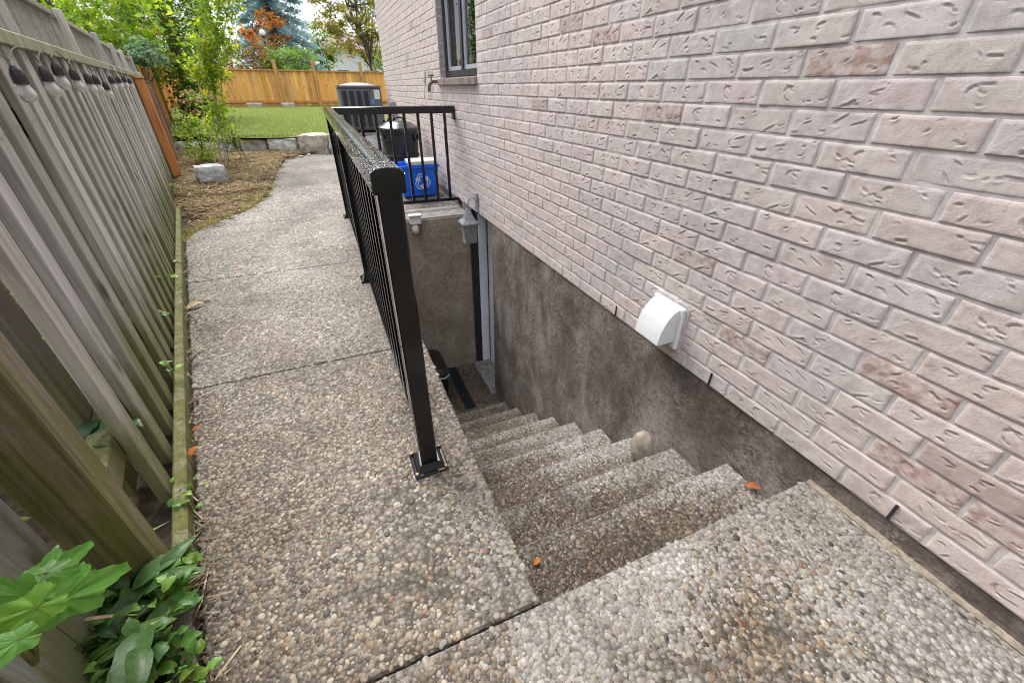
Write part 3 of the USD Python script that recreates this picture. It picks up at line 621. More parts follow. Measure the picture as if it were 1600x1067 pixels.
# basement door: dark edge strip, white jamb, white door, threshold
door = put('basement_door', box(WX + .178, 3.49, LAND + .04, WX + .222, YEND - .03, .074), M_whitepaint, house, ho, label='white basement door at the bottom of the stairs')
put('door_jamb', cat([cbox(WX + .075, YEND - .035, LAND + .035, WX + .172, YEND - .002, .0735, .003), ]), M_whitepaint, house, ho)
put('weather_strip', cat([box(WX + .004, YEND - .028, LAND + .03, WX + .074, YEND - .002, .0735), box(WX + .1725, YEND - .05, LAND + .04, WX + .1775, YEND - .031, .0735)]), M_blackplastic, house, ho)
put('threshold', cbox(WX - .055, 3.46, LAND - .05, WX + .2, YEND - .004, LAND + .03, .006), M_conc, house, ho)
put('door_head', box(WX + .012, 3.5, .0735, WX + .2, YEND, .09), M_frame, house, ho)

# unseen house and gate, added behind the viewer to block light from there
nh, nho = thing('added_neighbour_house', 'unseen neighbouring brick house added to block light behind the viewer', 'house', (-6, -8, 0))
put('wall', box(-11, -15, -.1, -3.4, -1.6, 5.2), M_farbrick, nh, nho)
put('roof', hull([(-11.3, -15.3, 5.2), (-11.3, -1.3, 5.2), (-3.1, -15.3, 5.2), (-3.1, -1.3, 5.2), (-7.2, -11, 7.4), (-7.2, -6, 7.4)]), M_roof, nh, nho)
gt, gto = thing('added_wooden_gate', 'unseen grey board gate added to block light behind the viewer', 'gate', (.6, -3.1, 0))
for k in range(12): put('board', cbox(.18 + k * .09 - .0, -3.12, .05, .18 + k * .09 + .086, -3.1, 1.75, .003), M_wood, gt, gto, tint=np.array([.4, .39, .36]) * r.uniform(.85, 1.1))
for z in (.3, 1.45): put('rail', cbox(.18, -3.0985, z, 1.26, -3.05, z + .08, .003), M_wood, gt, gto, tint=np.array([.36, .35, .32]))

# ------------------------------------------------------------------ left fence
r = np.random.default_rng(5)
fence, fo = thing('wooden_fence', 'weathered grey board fence with lattice top along the walkway', 'fence', FP)
ftop = lambda s: 1.215 + .011 * s
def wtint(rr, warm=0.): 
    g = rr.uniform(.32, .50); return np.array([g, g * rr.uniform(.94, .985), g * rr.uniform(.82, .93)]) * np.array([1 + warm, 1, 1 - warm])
def fboard(s0, s1, o0, o1, z0, z1, lean=0.):
    b = cbox(o0, s0, z0, o1, s1, z1, .003); v = np.array(b.vertices); v[:, 1] += (v[:, 2] - z0) * lean; b.vertices = v; return xf(b, FROT, FP)
gbase = lambda s: float(zbed(*(FP + FD * s)[:2])) + .03
for k in range(48):
    sr = .31 + .18 * k + r.normal(0, .006); w = .09 + r.normal(0, .004)
    if sr > 8.9: break
    put('board', fboard(sr - w, sr, -.028 + r.normal(0, .003), r.normal(0, .003), gbase(sr), ftop(sr) + r.normal(0, .006), r.normal(0, .004)), M_wood, fence, fo, tint=wtint(r))
    put('rear_board', fboard(sr - .0, sr + .1, -.118, -.092, gbase(sr) + .01, ftop(sr) + r.normal(0, .006), r.normal(0, .004)), M_wood, fence, fo, tint=wtint(r) * np.array([.5, .46, .40]))  # rear boards tinted darker, putting the shade of the gaps into their colour
nails = []
for k in range(48):
    sr = .31 + .18 * k
    if sr > 8.9: break
    for z in (.262, 1.022):
        for q in (.03, .062): nails.append(trimesh.Trimesh(*(lambda c: (np.array([c + FN * .0015] + [c + FN * .0004 + .0038 * (math.cos(t) * FD + math.sin(t) * np.array([0, 0, 1.])) for t in np.arange(6) * math.pi / 3]), np.array([[0, 1 + i, 1 + (i + 1) % 6] for i in range(6)])))(fpt(sr - q + r.normal(0, .004), .002, z + r.normal(0, .008))), process=False))
put('nail_heads', cat(nails), M_rust, fence, fo, kind='stuff')
for k in range(14):
    s1 = -.106 - .146 * k
    put('board', fboard(s1 - .142, s1, -.128 + r.normal(0, .002), -.104, .0, ftop(s1), 0), M_wood, fence, fo, tint=np.array([.38, .40, .41]) * r.uniform(.85, 1.1))
for z in (.22, .98):
    put('rail', xf(cbox(-.0895, -.05, z, -.0305, 9.0, z + .085, .004), FROT, FP), M_mossy, fence, fo, tint=np.array([.2, .185, .15]))
put('top_rail', xf(cbox(-.13, -2.1, 0, .012, 9.0, .045, .004), FROT, FP).apply_translation([0, 0, 1.228]), M_mossy, fence, fo, tint=np.array([.27, .28, .17]))
posts = [(-.1, -.005, 0), (1.5, 1.545, .9), (2.9, 2.945, .9), (4.35, 4.395, .9), (5.6, 5.65, .9), (6.6, 6.65, .9), (8.1, 8.15, .9)]
for i, (a, b, z) in enumerate(posts):
    if i == 0: put('post', xf(cbox(-.1, a, -.15, 0.006, b, 1.5, .004), FROT, FP), M_mossy, fence, fo, tint=np.array([.20, .165, .13]), label='mossy dark square fence post')
    else: put('lattice_post', xf(cbox(-.05, a, 1.275, -.012, a + .024, 1.50, .003), FROT, FP), M_wood, fence, fo, tint=wtint(r) * 1.1)
edges = [-2.0] + [b for _, b, _ in posts] + [9.0]
for a, b in zip(edges[:-1], edges[1:]):
    nsl = int((b - a) / .042); sl_ = []
    for k in range(nsl):
        s = a + .02 + k * .042
        if s < b - .06: sl_.append(box(-.085, s, 1.277, -.075, s + .017, 1.462))
    for j in range(2):
        z = 1.33 + j * .045; sl_.append(box(-.0925, a + .005, z, -.0855, b - .05, z + .011))
    put('lattice_panel', xf(cat(sl_), FROT, FP), M_wood, fence, fo, tint=wtint(r) * .7, kind='stuff')
    put('lattice_cap', xf(cbox(-.1, a + .002, 1.463, -.055, b - .05, 1.49, .003), FROT, FP), M_wood, fence, fo, tint=wtint(r) * .8)

edging, eo = thing('timber_edging', 'green stained timber edging lying along the foot of the fence', 'edging', fpt(0, .03))
for a, b, z in ((-.03, 2.1, .052), (2.105, 4.6, .05), (4.605, 7.0, .05)):
    put('timber', xf(cbox(.012, a, -.05, .05, b, z, .006), FROT, FP), M_mossy, edging, eo, tint=np.array([.26, .25, .18]))
kerb, ko = thing('grey_kerb', 'short pale grey concrete kerb half buried under leaves in the near corner', 'kerb', fpt(-.6, .02))
put('kerb_block', xf(cbox(-.008, -2.2, -.06, .045, -.13, .012, .008), FROT, FP), M_conc, kerb, ko)

# brown posts leaning at the fence end, cedar fence further on
for i, (s, w, tint, lab, zt) in enumerate(((6.35, .11, (.5, .21, .07), 'orange brown new post at the end of the grey fence', 1.20), (7.55, .1, (.33, .2, .12), 'dull brown post standing behind the orange brown post', 1.17), (8.8, .1, (.2, .12, .08), 'thin grey brown post farthest along the fence', 1.2))):
    t, o = thing('fence_post', lab, 'post', fpt(s, .03)); 
    put('post', xf(cbox(.006, s - w, -.1, .1, s, zt, .004), FROT, FP), M_cedar, t, o, tint=np.array(tint))
    put('cap', xf(cbox(.0, s - w - .008, zt + .001, .108, s + .008, zt + .018, .004), FROT, FP), M_cedar, t, o, tint=np.array(tint) * .8)
def cedar(rr): return np.array([.74, .39, .12]) * rr.uniform(.72, 1.12) * np.array([1, rr.uniform(.92, 1.1), rr.uniform(.7, 1.3)])
cs, co = thing('cedar_side_fence', 'new orange cedar fence running back on the left to the corner', 'fence', fpt(9.1, 0, .3))
for k in range(86):
    s = 9.1 + k * .138
    if s > 20.6: break
    z0 = float(zlawn(*(np.array(fpt(s))[:2, None]))[0]) + .02
    put('board', xf(cbox(-.02 - .02 * (k % 2), s, z0, -.002 - .02 * (k % 2), s + .142, z0 + 1.12, .002), FROT, FP), M_cedar, cs, co, tint=cedar(r))
for k in range(6):
    s = 9.15 + k * 2.25; put('post', xf(cbox(.0, s, .25, .07, s + .07, 1.66, .004), FROT, FP), M_cedar, cs, co, tint=cedar(r) * .8)
for z in (.55, 1.38, 1.52): put('rail', xf(cbox(.0005, 9.1, z, .035, 20.7, z + .06, .003), FROT, FP), M_cedar, cs, co, tint=cedar(r) * .9)
bf, bo = thing('cedar_back_fence', 'new orange cedar fence across the far end of the lawn', 'fence', (0, FARY, .45))
x = -4.75; k = 0
ztop = 1.665
while x < 8.5:
    z0 = float(zlawn(np.array([x]), np.array([FARY]))[0]) + .05
    pr_ = .022 * (k % 2)
    put('board', cbox(x, FARY - .02 - pr_, z0, x + .15, FARY - pr_, ztop - .03, .002), M_cedar, bf, bo, tint=cedar(r)); x += .137; k += 1
put('top_rail', cbox(-4.8, FARY - .07, ztop - .028, 8.5, FARY + .05, ztop + .01, .004), M_cedar, bf, bo, tint=np.array([.5, .25, .09]))
put('bottom_rail', cbox(-4.8, FARY - .066, .62, 8.5, FARY - .044, .70, .003), M_cedar, bf, bo, tint=np.array([.5, .25, .08]))
for u in (322, 430, 490, 563, 640):
    p = on_y(u, 109, FARY); put('post', cbox(p[0] - .06, FARY - .075, .35, p[0] + .06, FARY + .04, ztop + (.32 if u in (430, 490, 563) else .15), .006), M_cedar, bf, bo, tint=np.array([.46, .27, .1]))
for i, (u0, u1, lab) in enumerate(((389, 413, 'wide grey concrete block under the cedar fence'), (442, 463, 'narrow grey concrete block under the cedar fence'))):
    a, b = on_y(u0, 172, FARY - .4), on_y(u1, 172, FARY - .4); t = cbox(a[0], FARY - .75, .36, b[0], FARY - .2, .63, .02)
    tag(put('concrete_block', t, M_stonelow), lab, 'block')

# string of lights under the top rail
sl_t, slo = thing('string_lights', 'string of black socketed clear bulbs hanging under the fence top rail', 'string lights', fpt(2.5, .05, 1.2))
def on_fence(u, v, off):
    d = ray(u, v); t = ((FP - EYE) @ FN + off) / (d @ FN); q = EYE + d * t; return (q - FP) @ FD, q[2]
socks = [(22, 108), (66, 108), (85, 101), (112, 110), (135, 118), (147, 120), (163, 130), (172, 121), (183, 121), (192, 121), (201, 124), (219, 124)]
sz = sorted(on_fence(u, v, .045) for u, v in socks)
ss = [-1.2, -.5] + [a for a, _ in sz]; zz = [1.12, 1.12] + [b for _, b in sz]
wire = []
for a, b in zip(ss[:-1], ss[1:]):
    tt = np.linspace(0, 1, 9)[:-1]
    for t in tt: wire.append(fpt(a + (b - a) * t, .045, np.interp(a + (b - a) * t, ss, zz) + .02 - .0 + .06 * (1 - (2 * t - 1) ** 2) * min(1, (b - a) * 1.6)))
put('wire', tube(wire, .002, 5), M_blackplastic, sl_t, slo)
for a, z in zip(ss, zz):
    c = fpt(a, .045, z)
    put('socket', lathe([(0, 0), (.005, 0), (.012, -.010), (.0165, -.022), (.0175, -.044), (0, -.044)], 12, c + [0, 0, .008]), M_blackplastic, sl_t, slo)
    put('bulb', lathe([(0, -.036), (.011, -.038), (.014, -.05), (.019, -.064), (.020, -.074), (.016, -.086), (.006, -.092), (0, -.0925)], 12, c + [0, 0, .008]), M_bulb, sl_t, slo, smooth=True)

# ------------------------------------------------------------------ railing
rail, ro_ = thing('black_railing', 'black metal railing with balusters, wet with rain drops, guarding the stairwell', 'railing', (.119, 1.03, 0))
RH = .972
rx = lambda y: .119 - .004 * (y - 1)
def railprof(w=.0375, h=.056):
    th = np.linspace(0, np.pi, 11); arc = np.c_[w * np.cos(th), -.016 + .016 * np.sin(th)]
    return np.r_[[[-w + .003, -h], [w - .003, -h], [w, -h + .003]], arc, [[-w, -h + .003]]]
def extr(profile, p0, p1):
    """profile (across, up) swept from p0 to p1"""
    d = p1 - p0; d = d / np.linalg.norm(d); a = np.cross(d, [0, 0, 1.]); a /= np.linalg.norm(a); n = len(profile)
    V = np.vstack([p0 + profile[:, :1] * a + profile[:, 1:] * np.array([0, 0, 1.]), p1 + profile[:, :1] * a + profile[:, 1:] * np.array([0, 0, 1.])])
    F = [];
    for i in range(n):
        j = (i + 1) % n; F += [[i, i + n, j + n], [i, j + n, j]]
    c = trimesh.creation.triangulate_polygon(sg.Polygon(profile), engine='earcut')
    pv, pf = c
    k = len(V); V = np.vstack([V, p0 + pv[:, :1] * a + pv[:, 1:] * np.array([0, 0, 1.]), p1 + pv[:, :1] * a + pv[:, 1:] * np.array([0, 0, 1.])])
    F = np.vstack([np.array(F), k + pf, k + len(pv) + pf[:, ::-1]])
    m = trimesh.Trimesh(V, F, process=False); m.fix_normals(); return m
top0, top1 = np.array([rx(.985), .985, RH]), np.array([rx(4.54), 4.54, RH + .004])
put('handrail', extr(railprof(), top0, top1), M_black, rail, ro_, smooth=25)
put('handrail', extr(railprof(h=.064), np.array([rx(4.5) + .038, 4.5, RH + .0035]), np.array([WX - .006, 4.5, RH + .006])), M_black, rail, ro_, smooth=25)
put('wall_bracket', cat([cbox(WX - .02, 4.46, RH - .115, WX - .005, 4.54, RH - .054, .003), cbox(WX - .02, 4.455, .03, WX - .003, 4.545, .1, .003)]), M_black, rail, ro_)
for y in (1.018, 2.77, 4.5):
    c = rx(y); put('post', cbox(c - .028, y - .028, .006, c + .028, y + .028, RH - .05, .004), M_black, rail, ro_)
    pl = put('base_plate', cat([cbox(c - .058, y - .058, .002, c + .058, y + .058, .011, .003), hull([(c + a * s, y + b * s, z) for a in (-1, 1) for b in (-1, 1) for s, z in ((.048, .011), (.042, .022), (.034, .034))])]), M_black, rail, ro_)
    for a in (-1, 1):
        for b in (-1, 1): put('bolt', lathe([(0, .02), (.006, .02), (.007, .011), (0, .011)], 6, (c + a * .05, y + b * .05, 0)), M_rust, pl, ro_)
for y0, y1 in ((1.018, 2.77), (2.77, 4.5)):
    n = 14
    put('bottom_rail', extr(np.array([[-.016, 0], [.016, 0], [.016, .03], [-.016, .03]]), np.array([rx(y0), y0 + .0275, .075]), np.array([rx(y1), y1 - .0275, .075])), M_black, rail, ro_)
    for k in range(1, n):
        y = y0 + (y1 - y0) * k / n; put('baluster', cbox(rx(y) - .0095, y - .0095, .1045, rx(y) + .0095, y + .0095, RH - .054, .0015), M_black, rail, ro_)
put('bottom_rail', cbox(rx(4.5) + .0285, 4.484, .075, WX - .0205, 4.516, .105, .003), M_black, rail, ro_)
for k in range(8):
    xk = .245 + .133 * k; put('baluster', cbox(xk - .013, 4.488, .1055, xk + .013, 4.512, RH - .05, .0015), M_black, rail, ro_)
# rain drops on the rail and the near post
dr = []
rr = np.random.default_rng(11)
dome_ = trimesh.creation.icosphere(1)
def drop(p, n, rad):
    m = dome_.copy(); v = m.vertices * rad; n = np.array(n, float); n /= np.linalg.norm(n); v = v - np.outer(v @ n, n) * .45; m.vertices = v + p; return m
for k in range(1500):
    y = .99 + 3.4 * rr.random() ** 2.6; th = rr.uniform(.12, np.pi - .12); w = .0375
    rad = np.clip(rr.lognormal(-6.35, .42), .0007, .0042)
    dr.append(drop(np.array([rx(y) + w * math.cos(th), y, RH - .016 + .016 * math.sin(th)]), [.016 * math.cos(th), 0, .0375 * math.sin(th)], rad))
for k in range(200):
    z = RH - .006 - .75 * rr.random() ** 2.2; xx = rr.uniform(-.026, .026) if z < RH - .056 else rr.uniform(-.035, .035)
    yf = .985 if z > RH - .056 else .99; dr.append(drop(np.array([rx(1) + xx, yf, z]), [0, -1, 0], np.clip(rr.lognormal(-6.55, .35), .0006, .0026)))
for k in range(260):
    y = .99 + 2.2 * rr.random() ** 2; z = RH - .02 - .034 * rr.random(); dr.append(drop(np.array([rx(y) - .0375, y, z]), [-1, 0, 0], np.clip(rr.lognormal(-6.5, .35), .0006, .0026)))
put('rain_drops', cat(dr), M_water, rail, ro_, smooth=True, kind='stuff')

# ------------------------------------------------------------------ things by the house
# dryer vent
v0 = np.array([WX, 1.205, .22])
vent, vo = thing('dryer_vent', 'white plastic dryer vent hood on the brick wall above the stairs', 'vent', v0)
put('flange', cbox(WX - .022, 1.105, .135, WX + .004, 1.295, .335, .006), M_whiteplastic, vent, vo)
prof = [(WX - .022, .325), (WX - .045, .318), (WX - .075, .285), (WX - .098, .235), (WX - .108, .175), (WX - .108, .168), (WX - .022, .168)]
hood = hull([(x, 1.125 + (0 if k < 9 else 0), z) for k, (x, z) in enumerate(prof)] + [(x, 1.278, z) for x, z in prof])
put('hood', hood, M_whiteplastic, vent, vo, smooth=25)
put('caulk', hull([(WX - .006, y, z) for y, z in ((1.092, .125), (1.092, .335), (1.11, .35), (1.29, .352), (1.305, .33), (1.305, .125))] + [(WX + .004, y, z) for y, z in ((1.092, .125), (1.092, .335), (1.11, .35), (1.29, .352), (1.305, .33), (1.305, .125))]), M_mortar, vent, vo)
put('flap', box(WX - .09, 1.13, .160, WX - .03, 1.272, .163), M_mortar, vent, vo)

# wall lantern
lx0, ly0, lz0 = WX - .10, 3.87, -.03
lamp, lo = thing('wall_lantern', 'old grey coach lantern hanging on the wall over the basement door', 'lamp', (WX, ly0, .08))
put('back_plate', cbox(WX - .02, ly0 - .03, .085, WX + .002, ly0 + .03, .27, .006), M_lampmetal, lamp, lo)
arm = [(WX - .02, ly0, .20), (WX - .05, ly0, .235), (WX - .085, ly0, .22), (lx0, ly0, .17), (lx0, ly0, .13)]
put('arm', tube(arm, .006, 8), M_lampmetal, lamp, lo, smooth=True)
put('scroll', cat([tube([(lx0 - .03, ly0, .2), (lx0 - .02, ly0, .17), (lx0 - .01, ly0, .15), (lx0, ly0, .14)], .004, 6), tube([(WX - .02, ly0, .13), (WX - .06, ly0, .125), (lx0, ly0, .13)], .004, 6)]), M_lampmetal, lamp, lo, smooth=True)
sq = lambda h, z, c=(lx0, ly0): [(c[0] + a * h, c[1] + b * h, z) for a in (-1, 1) for b in (-1, 1)]
put('roof', cat([hull(sq(.015, .125) + sq(.028, .085)), hull(sq(.028, .085) + sq(.05, .035)), hull(sq(.05, .035) + sq(.085, .0)), hull(sq(.085, 0) + sq(.085, -.014))]), M_lampmetal, lamp, lo)
gl = put('glass', cat([hull(sq(.066, -.0145) + sq(.056, -.185))]), M_lampglass, lamp, lo)
put('base', cat([hull(sq(.062, -.1855) + sq(.062, -.198)), hull(sq(.03, -.1985) + sq(.012, -.222))]), M_lampmetal, lamp, lo)
for a in (-1, 1):
    for b in (-1, 1):
        put('glass_bar', tube([(lx0 + a * .067, ly0 + b * .067, -.014), (lx0 + a * .057, ly0 + b * .057, -.186)], .005, 5), M_lampmetal, lamp, lo)

# motion sensor on the end wall
sen, sno = thing('motion_sensor', 'white motion sensor box with a round lens under the top of the end wall', 'sensor', (.70, YEND, .0))
put('housing', cbox(.645, YEND - .06, -.035, .755, YEND - .001, .045, .008), M_whiteplastic, sen, sno)
put('lid', cbox(.635, YEND - .075, .0455, .765, YEND - .001, .062, .005), M_whiteplastic, sen, sno)
put('lens', lathe([(0, -.15), (.022, -.145), (.034, -.12), (.034, -.085), (.024, -.06), (0, -.055)], 16, (.69, YEND - .04, .02)), M_foam, sen, sno, smooth=True)

# drain grate, lidded bin, cobble, fallen leaves
t, o = thing('drain_grate', 'long narrow black grate set in the landing', 'drain', (.93, 3.73, LAND + .01))
put('frame', cat([box(.876, 3.33, LAND, .884, 4.13, LAND + .024), box(.982, 3.33, LAND, .99, 4.13, LAND + .024), box(.884, 3.33, LAND, .982, 3.338, LAND + .0235), box(.884, 4.122, LAND, .982, 4.13, LAND + .0235)]), M_slab, t, o)
put('pan', box(.884, 3.338, LAND, .982, 4.122, LAND + .012), M_slab, t, o)
for k in range(38): put('bar', box(.8845, 3.345 + k * .0205, LAND + .0125, .9815, 3.345 + k * .0205 + .011, LAND + .02), M_slab, t, o)
t, o = thing('lidded_bin', 'clear walled bin with a black domed lid in the corner of the landing', 'bin', (.58, 3.82, LAND))
bc = np.array([.555, 3.79]); rbx = lambda hx, hy, z, c=.05: [(bc[0] + a * (hx - (c if i else 0)), bc[1] + b * (hy - (0 if i else c)), z) for a in (-1, 1) for b in (-1, 1) for i in (0, 1)]
put('body', hull(rbx(.19, .22, LAND) + rbx(.215, .25, LAND + .33)), M_blackplastic, t, o)
put('rim', hull(rbx(.228, .262, LAND + .331) + rbx(.228, .262, LAND + .352)), M_whiteplastic, t, o)
put('lid', hull(rbx(.225, .26, LAND + .3525) + rbx(.228, .262, LAND + .385) + rbx(.205, .235, LAND + .425, .06) + rbx(.16, .19, LAND + .445, .06)), M_blackplastic, t, o, smooth=40)
t = trimesh.creation.icosphere(3); v = t.vertices * [.045, .062, .092] * (1 + .22 * (meshkit.fbm(t.vertices * 1.4, 3, 4) - .5)[:, None]); t.vertices = v
t = xf(t, .3, (WX - .075, 1.10, -.529 + .085), rx=-.12, ry=.2)
tag(put('cobble', t, M_cobble, smooth=True), 'tan oval cobble stood on end against the parged wall on a step', 'stone')

# recycling box
x0, x1, y0, y1, z0, z1 = .735, 1.185, 5.0, 5.36, .035, .375
box_t, bxo = thing('recycling_box', 'blue plastic recycling box with a white arrows symbol behind the railing', 'box', ((x0 + x1) / 2, 5.18, z0))
def ringq(o_, z): return [(x0 - o_, y0 - o_, z), (x1 + o_, y0 - o_, z), (x1 + o_, y1 + o_, z), (x0 - o_, y1 + o_, z)]
rings = [ringq(-.03, z0), ringq(0, z1 - .03), ringq(.014, z1 - .028), ringq(.014, z1), ringq(-.006, z1), ringq(-.036, z0 + .01)]
V = np.array([p for q in rings for p in q]); F = []
for i in range(5):
    for k in range(4):
        a, b = i * 4 + k, i * 4 + (k + 1) % 4; F += [[a, b, b + 4], [a, b + 4, a + 4]]
F += [[0, 2, 1], [0, 3, 2], [20, 21, 22], [20, 22, 23]]
put('tub', (V, np.array(F)), M_blue, box_t, bxo)
put('handle', cbox(x0 - .03, 5.1, z1 - .075, x0 - .015, 5.26, z1 - .055, .004), M_blue, box_t, bxo)
arrows = []
for k in range(3):
    a = sg.LineString([(-.052, .012), (-.024, .055), (.012, .055), (.03, .027)]).buffer(.0125, join_style=2, cap_style=2)
    hd = sg.Polygon([(.052, .036), (.012, .013), (.047, -.004)])
    outl = a.union(hd); arrows.append(affinity.rotate(outl.difference(outl.buffer(-.006)), -120 * k, origin=(0, .0)))
sym = shapely.union_all(arrows); sym = affinity.scale(sym, 1.3, 1.3, origin=(0, 0))
g = cat([trimesh.creation.extrude_polygon(p, .002, engine='earcut') for p in getattr(sym, 'geoms', [sym])])
tilt = math.atan(.03 / (z1 - .03 - z0)); g = xf(g, 0, (0, 0, 0), rx=np.pi / 2 + tilt); g.apply_translation([.985, y0 - .0175, .20])
put('arrows_symbol', g, M_print, box_t, bxo)
tag(put('foam_slab', xf(cbox(-.15, -.12, 0, .19, .10, .045, .008), .03, (1.0, 5.115, z1 + .003), rx=.04), M_foam), 'grey white foam slab laid across the blue recycling box', 'foam slab')

# waste bin
bn, bno = thing('waste_bin', 'round black plastic waste bin with a shiny lid beside the house wall', 'bin', (.96, 6.0, .06))
bcx, bcy = .945, 5.95
put('body', lathe([(0, 0), (.19, 0), (.235, .58), (.25, .585), (.25, .625), (.236, .63), (.21, .6), (0, .58)], 28, (bcx, bcy, .055)), M_blackplastic, bn, bno, smooth=30)
put('lid', lathe([(.262, .62), (.265, .645), (.24, .66), (.2, .672), (.16, .70), (.08, .715), (0, .718)], 28, (bcx, bcy, .055)), M_lid, bn, bno, smooth=30)
put('lid_handle', tube([(bcx - .07, bcy - .02, .755), (bcx - .05, bcy - .02, .80), (bcx, bcy - .02, .81), (bcx + .05, bcy - .02, .80), (bcx + .07, bcy - .02, .755)], .011, 6), M_blackplastic, bn, bno, smooth=True)
for a in (-1, 1):
    put('side_handle', tube([(bcx + .245 * math.cos(t_), bcy + .245 * math.sin(t_), .62 + dz) for t_, dz in ((-1.57 + a * .9 - .25, 0), (-1.57 + a * .9 - .22, -.06), (-1.57 + a * .9 + .22, -.06), (-1.57 + a * .9 + .25, 0))], .014, 6), M_blackplastic, bn, bno, smooth=True)
put('band', lathe([(.218, .30), (.224, .305), (.227, .33), (.222, .335)], 28, (bcx, bcy, .055)), M_blackplastic, bn, bno, smooth=30)

# air conditioner
ax0, ax1, ay0, ay1, az0, az1 = .43, 1.125, 8.5, 9.2, .485, 1.125
ac, aco = thing('air_conditioner', 'grey air conditioner unit with dark louvre panels at the house corner', 'air conditioner', (.78, 8.85, .42))
put('pad', cbox(ax0 - .06, ay0 - .06, .36, ax1 + .04, ay1 + .06, .44, .015), M_conc, ac, aco)
put('cabinet', cbox(ax0, ay0, az0, ax1, ay1, az1, .02), M_acgrey, ac, aco)
put('feet', cat([box(ax0 + a, ay0 + b, .44, ax0 + a + .08, ay0 + b + .08, az0) for a in (.03, .58) for b in (.03, .58)]), M_blackplastic, ac, aco)
put('top_dome', cat([hull([(ax0 - .012, ay0 - .012, az1), (ax1 + .012, ay0 - .012, az1), (ax1 + .012, ay1 + .012, az1), (ax0 - .012, ay1 + .012, az1)] + [(ax0 - .012, ay0 - .012, az1 + .03), (ax1 + .012, ay0 - .012, az1 + .03), (ax1 + .012, ay1 + .012, az1 + .03), (ax0 - .012, ay1 + .012, az1 + .03)]), lathe([(0, .075), (.12, .072), (.25, .05), (.32, .03), (.32, .0), (0, 0)], 24, ((ax0 + ax1) / 2, (ay0 + ay1) / 2, az1 + .0))]), M_acgrey, ac, aco)
pw = .072
for k in range(4):
    px = ax0 + .045 + k * .118
    lv = put('louvre_panel', box(px, ay0 - .004, az0 + .05, px + pw, ay0 - .001, az1 - .045), M_acdark, ac, aco)
    for j in range(19):
        z = az0 + .058 + j * .029; put('louvre', hull([(px + .002, ay0 - .0045, z), (px + pw - .002, ay0 - .0045, z), (px + .002, ay0 - .013, z - .004), (px + pw - .002, ay0 - .013, z - .004), (px + .002, ay0 - .0045, z + .012), (px + pw - .002, ay0 - .0045, z + .012)]), M_acdark, lv, aco)
    put('rib', box(px + pw + .018, ay0 - .008, az0 + .04, px + pw + .03, ay0 - .001, az1 - .03), M_acgrey, ac, aco)
put('side_panel', cbox(ax0 + .515, ay0 - .006, az0 + .02, ax1 - .01, ay0 - .0008, az1 - .015, .002), M_acgrey, ac, aco)
put('rating_label', box(ax1 - .125, ay0 - .009, az1 - .17, ax1 - .03, ay0 - .0065, az1 - .03), M_label, ac, aco)
put('sticker', box(ax1 - .19, ay0 - .009, az1 - .24, ax1 - .135, ay0 - .0065, az1 - .17), M_labelblue, ac, aco)
put('pipe', cat([tube([(ax1 - .03, ay0 - .01, .62), (ax1 + .02, ay0 - .08, .60), (ax1 + .06, ay0 - .12, .68), (WX - .03, ay0 - .12, .74), (WX + .02, ay0 - .12, .74)], .017, 7), tube([(ax1 - .05, ay0 - .01, .55), (ax1 + .0, ay0 - .1, .42), (ax1 - .1, ay0 - .3, .40), (ax1 - .02, ay0 - .5, .34), (WX - .05, ay0 - .6, .3)], .02, 7)]), M_blackplastic, ac, aco, smooth=True)
db, dbo = thing('disconnect_box', 'small grey electrical box on the brick wall next to the air conditioner', 'electrical box', (WX, 8.1, .85))
put('case', cbox(WX - .075, 8.04, .72, WX + .002, 8.2, .93, .006), M_lampmetal, db, dbo); put('conduit', tube([(WX - .04, 8.12, .72), (WX - .04, 8.14, .6), (WX - .07, 8.3, .55), (WX - .12, 8.45, .6)], .014, 6), M_blackplastic, db, dbo, smooth=True)

# faucet with its white vacuum breaker
fc, fco = thing('outdoor_faucet', 'outdoor faucet with a white lever stick on the brick wall below the window', 'faucet', (WX, 5.0, 1.18))
put('flange', xf(lathe([(0, 0), (.035, 0), (.03, .012), (0, .014)], 16), 0, (WX, 5.0, 1.18), ry=-np.pi / 2), M_rust, fc, fco)
put('spout', tube([(WX, 5.0, 1.18), (WX - .07, 5.0, 1.18), (WX - .10, 5.0, 1.165), (WX - .115, 5.0, 1.13), (WX - .117, 5.0, 1.09)], [.016, .016, .018, .016, .016], 10), M_rust, fc, fco, smooth=True)
put('wheel', cat([lathe([(.012, -.004), (.03, -.006), (.032, 0), (.03, .006), (.012, .004)], 14, (WX - .085, 5.0, 1.235)), tube([(WX - .085, 5.0, 1.18), (WX - .085, 5.0, 1.237)], .006, 6)]), M_rust, fc, fco)
put('lever_stick', cat([tube([(WX - .145, 5.02, 1.27), (WX - .15, 5.03, 1.17)], .014, 7), tube([(WX - .15, 5.03, 1.17), (WX - .165, 5.05, 1.03)], .007, 6)]), M_foam, fc, fco, smooth=True)

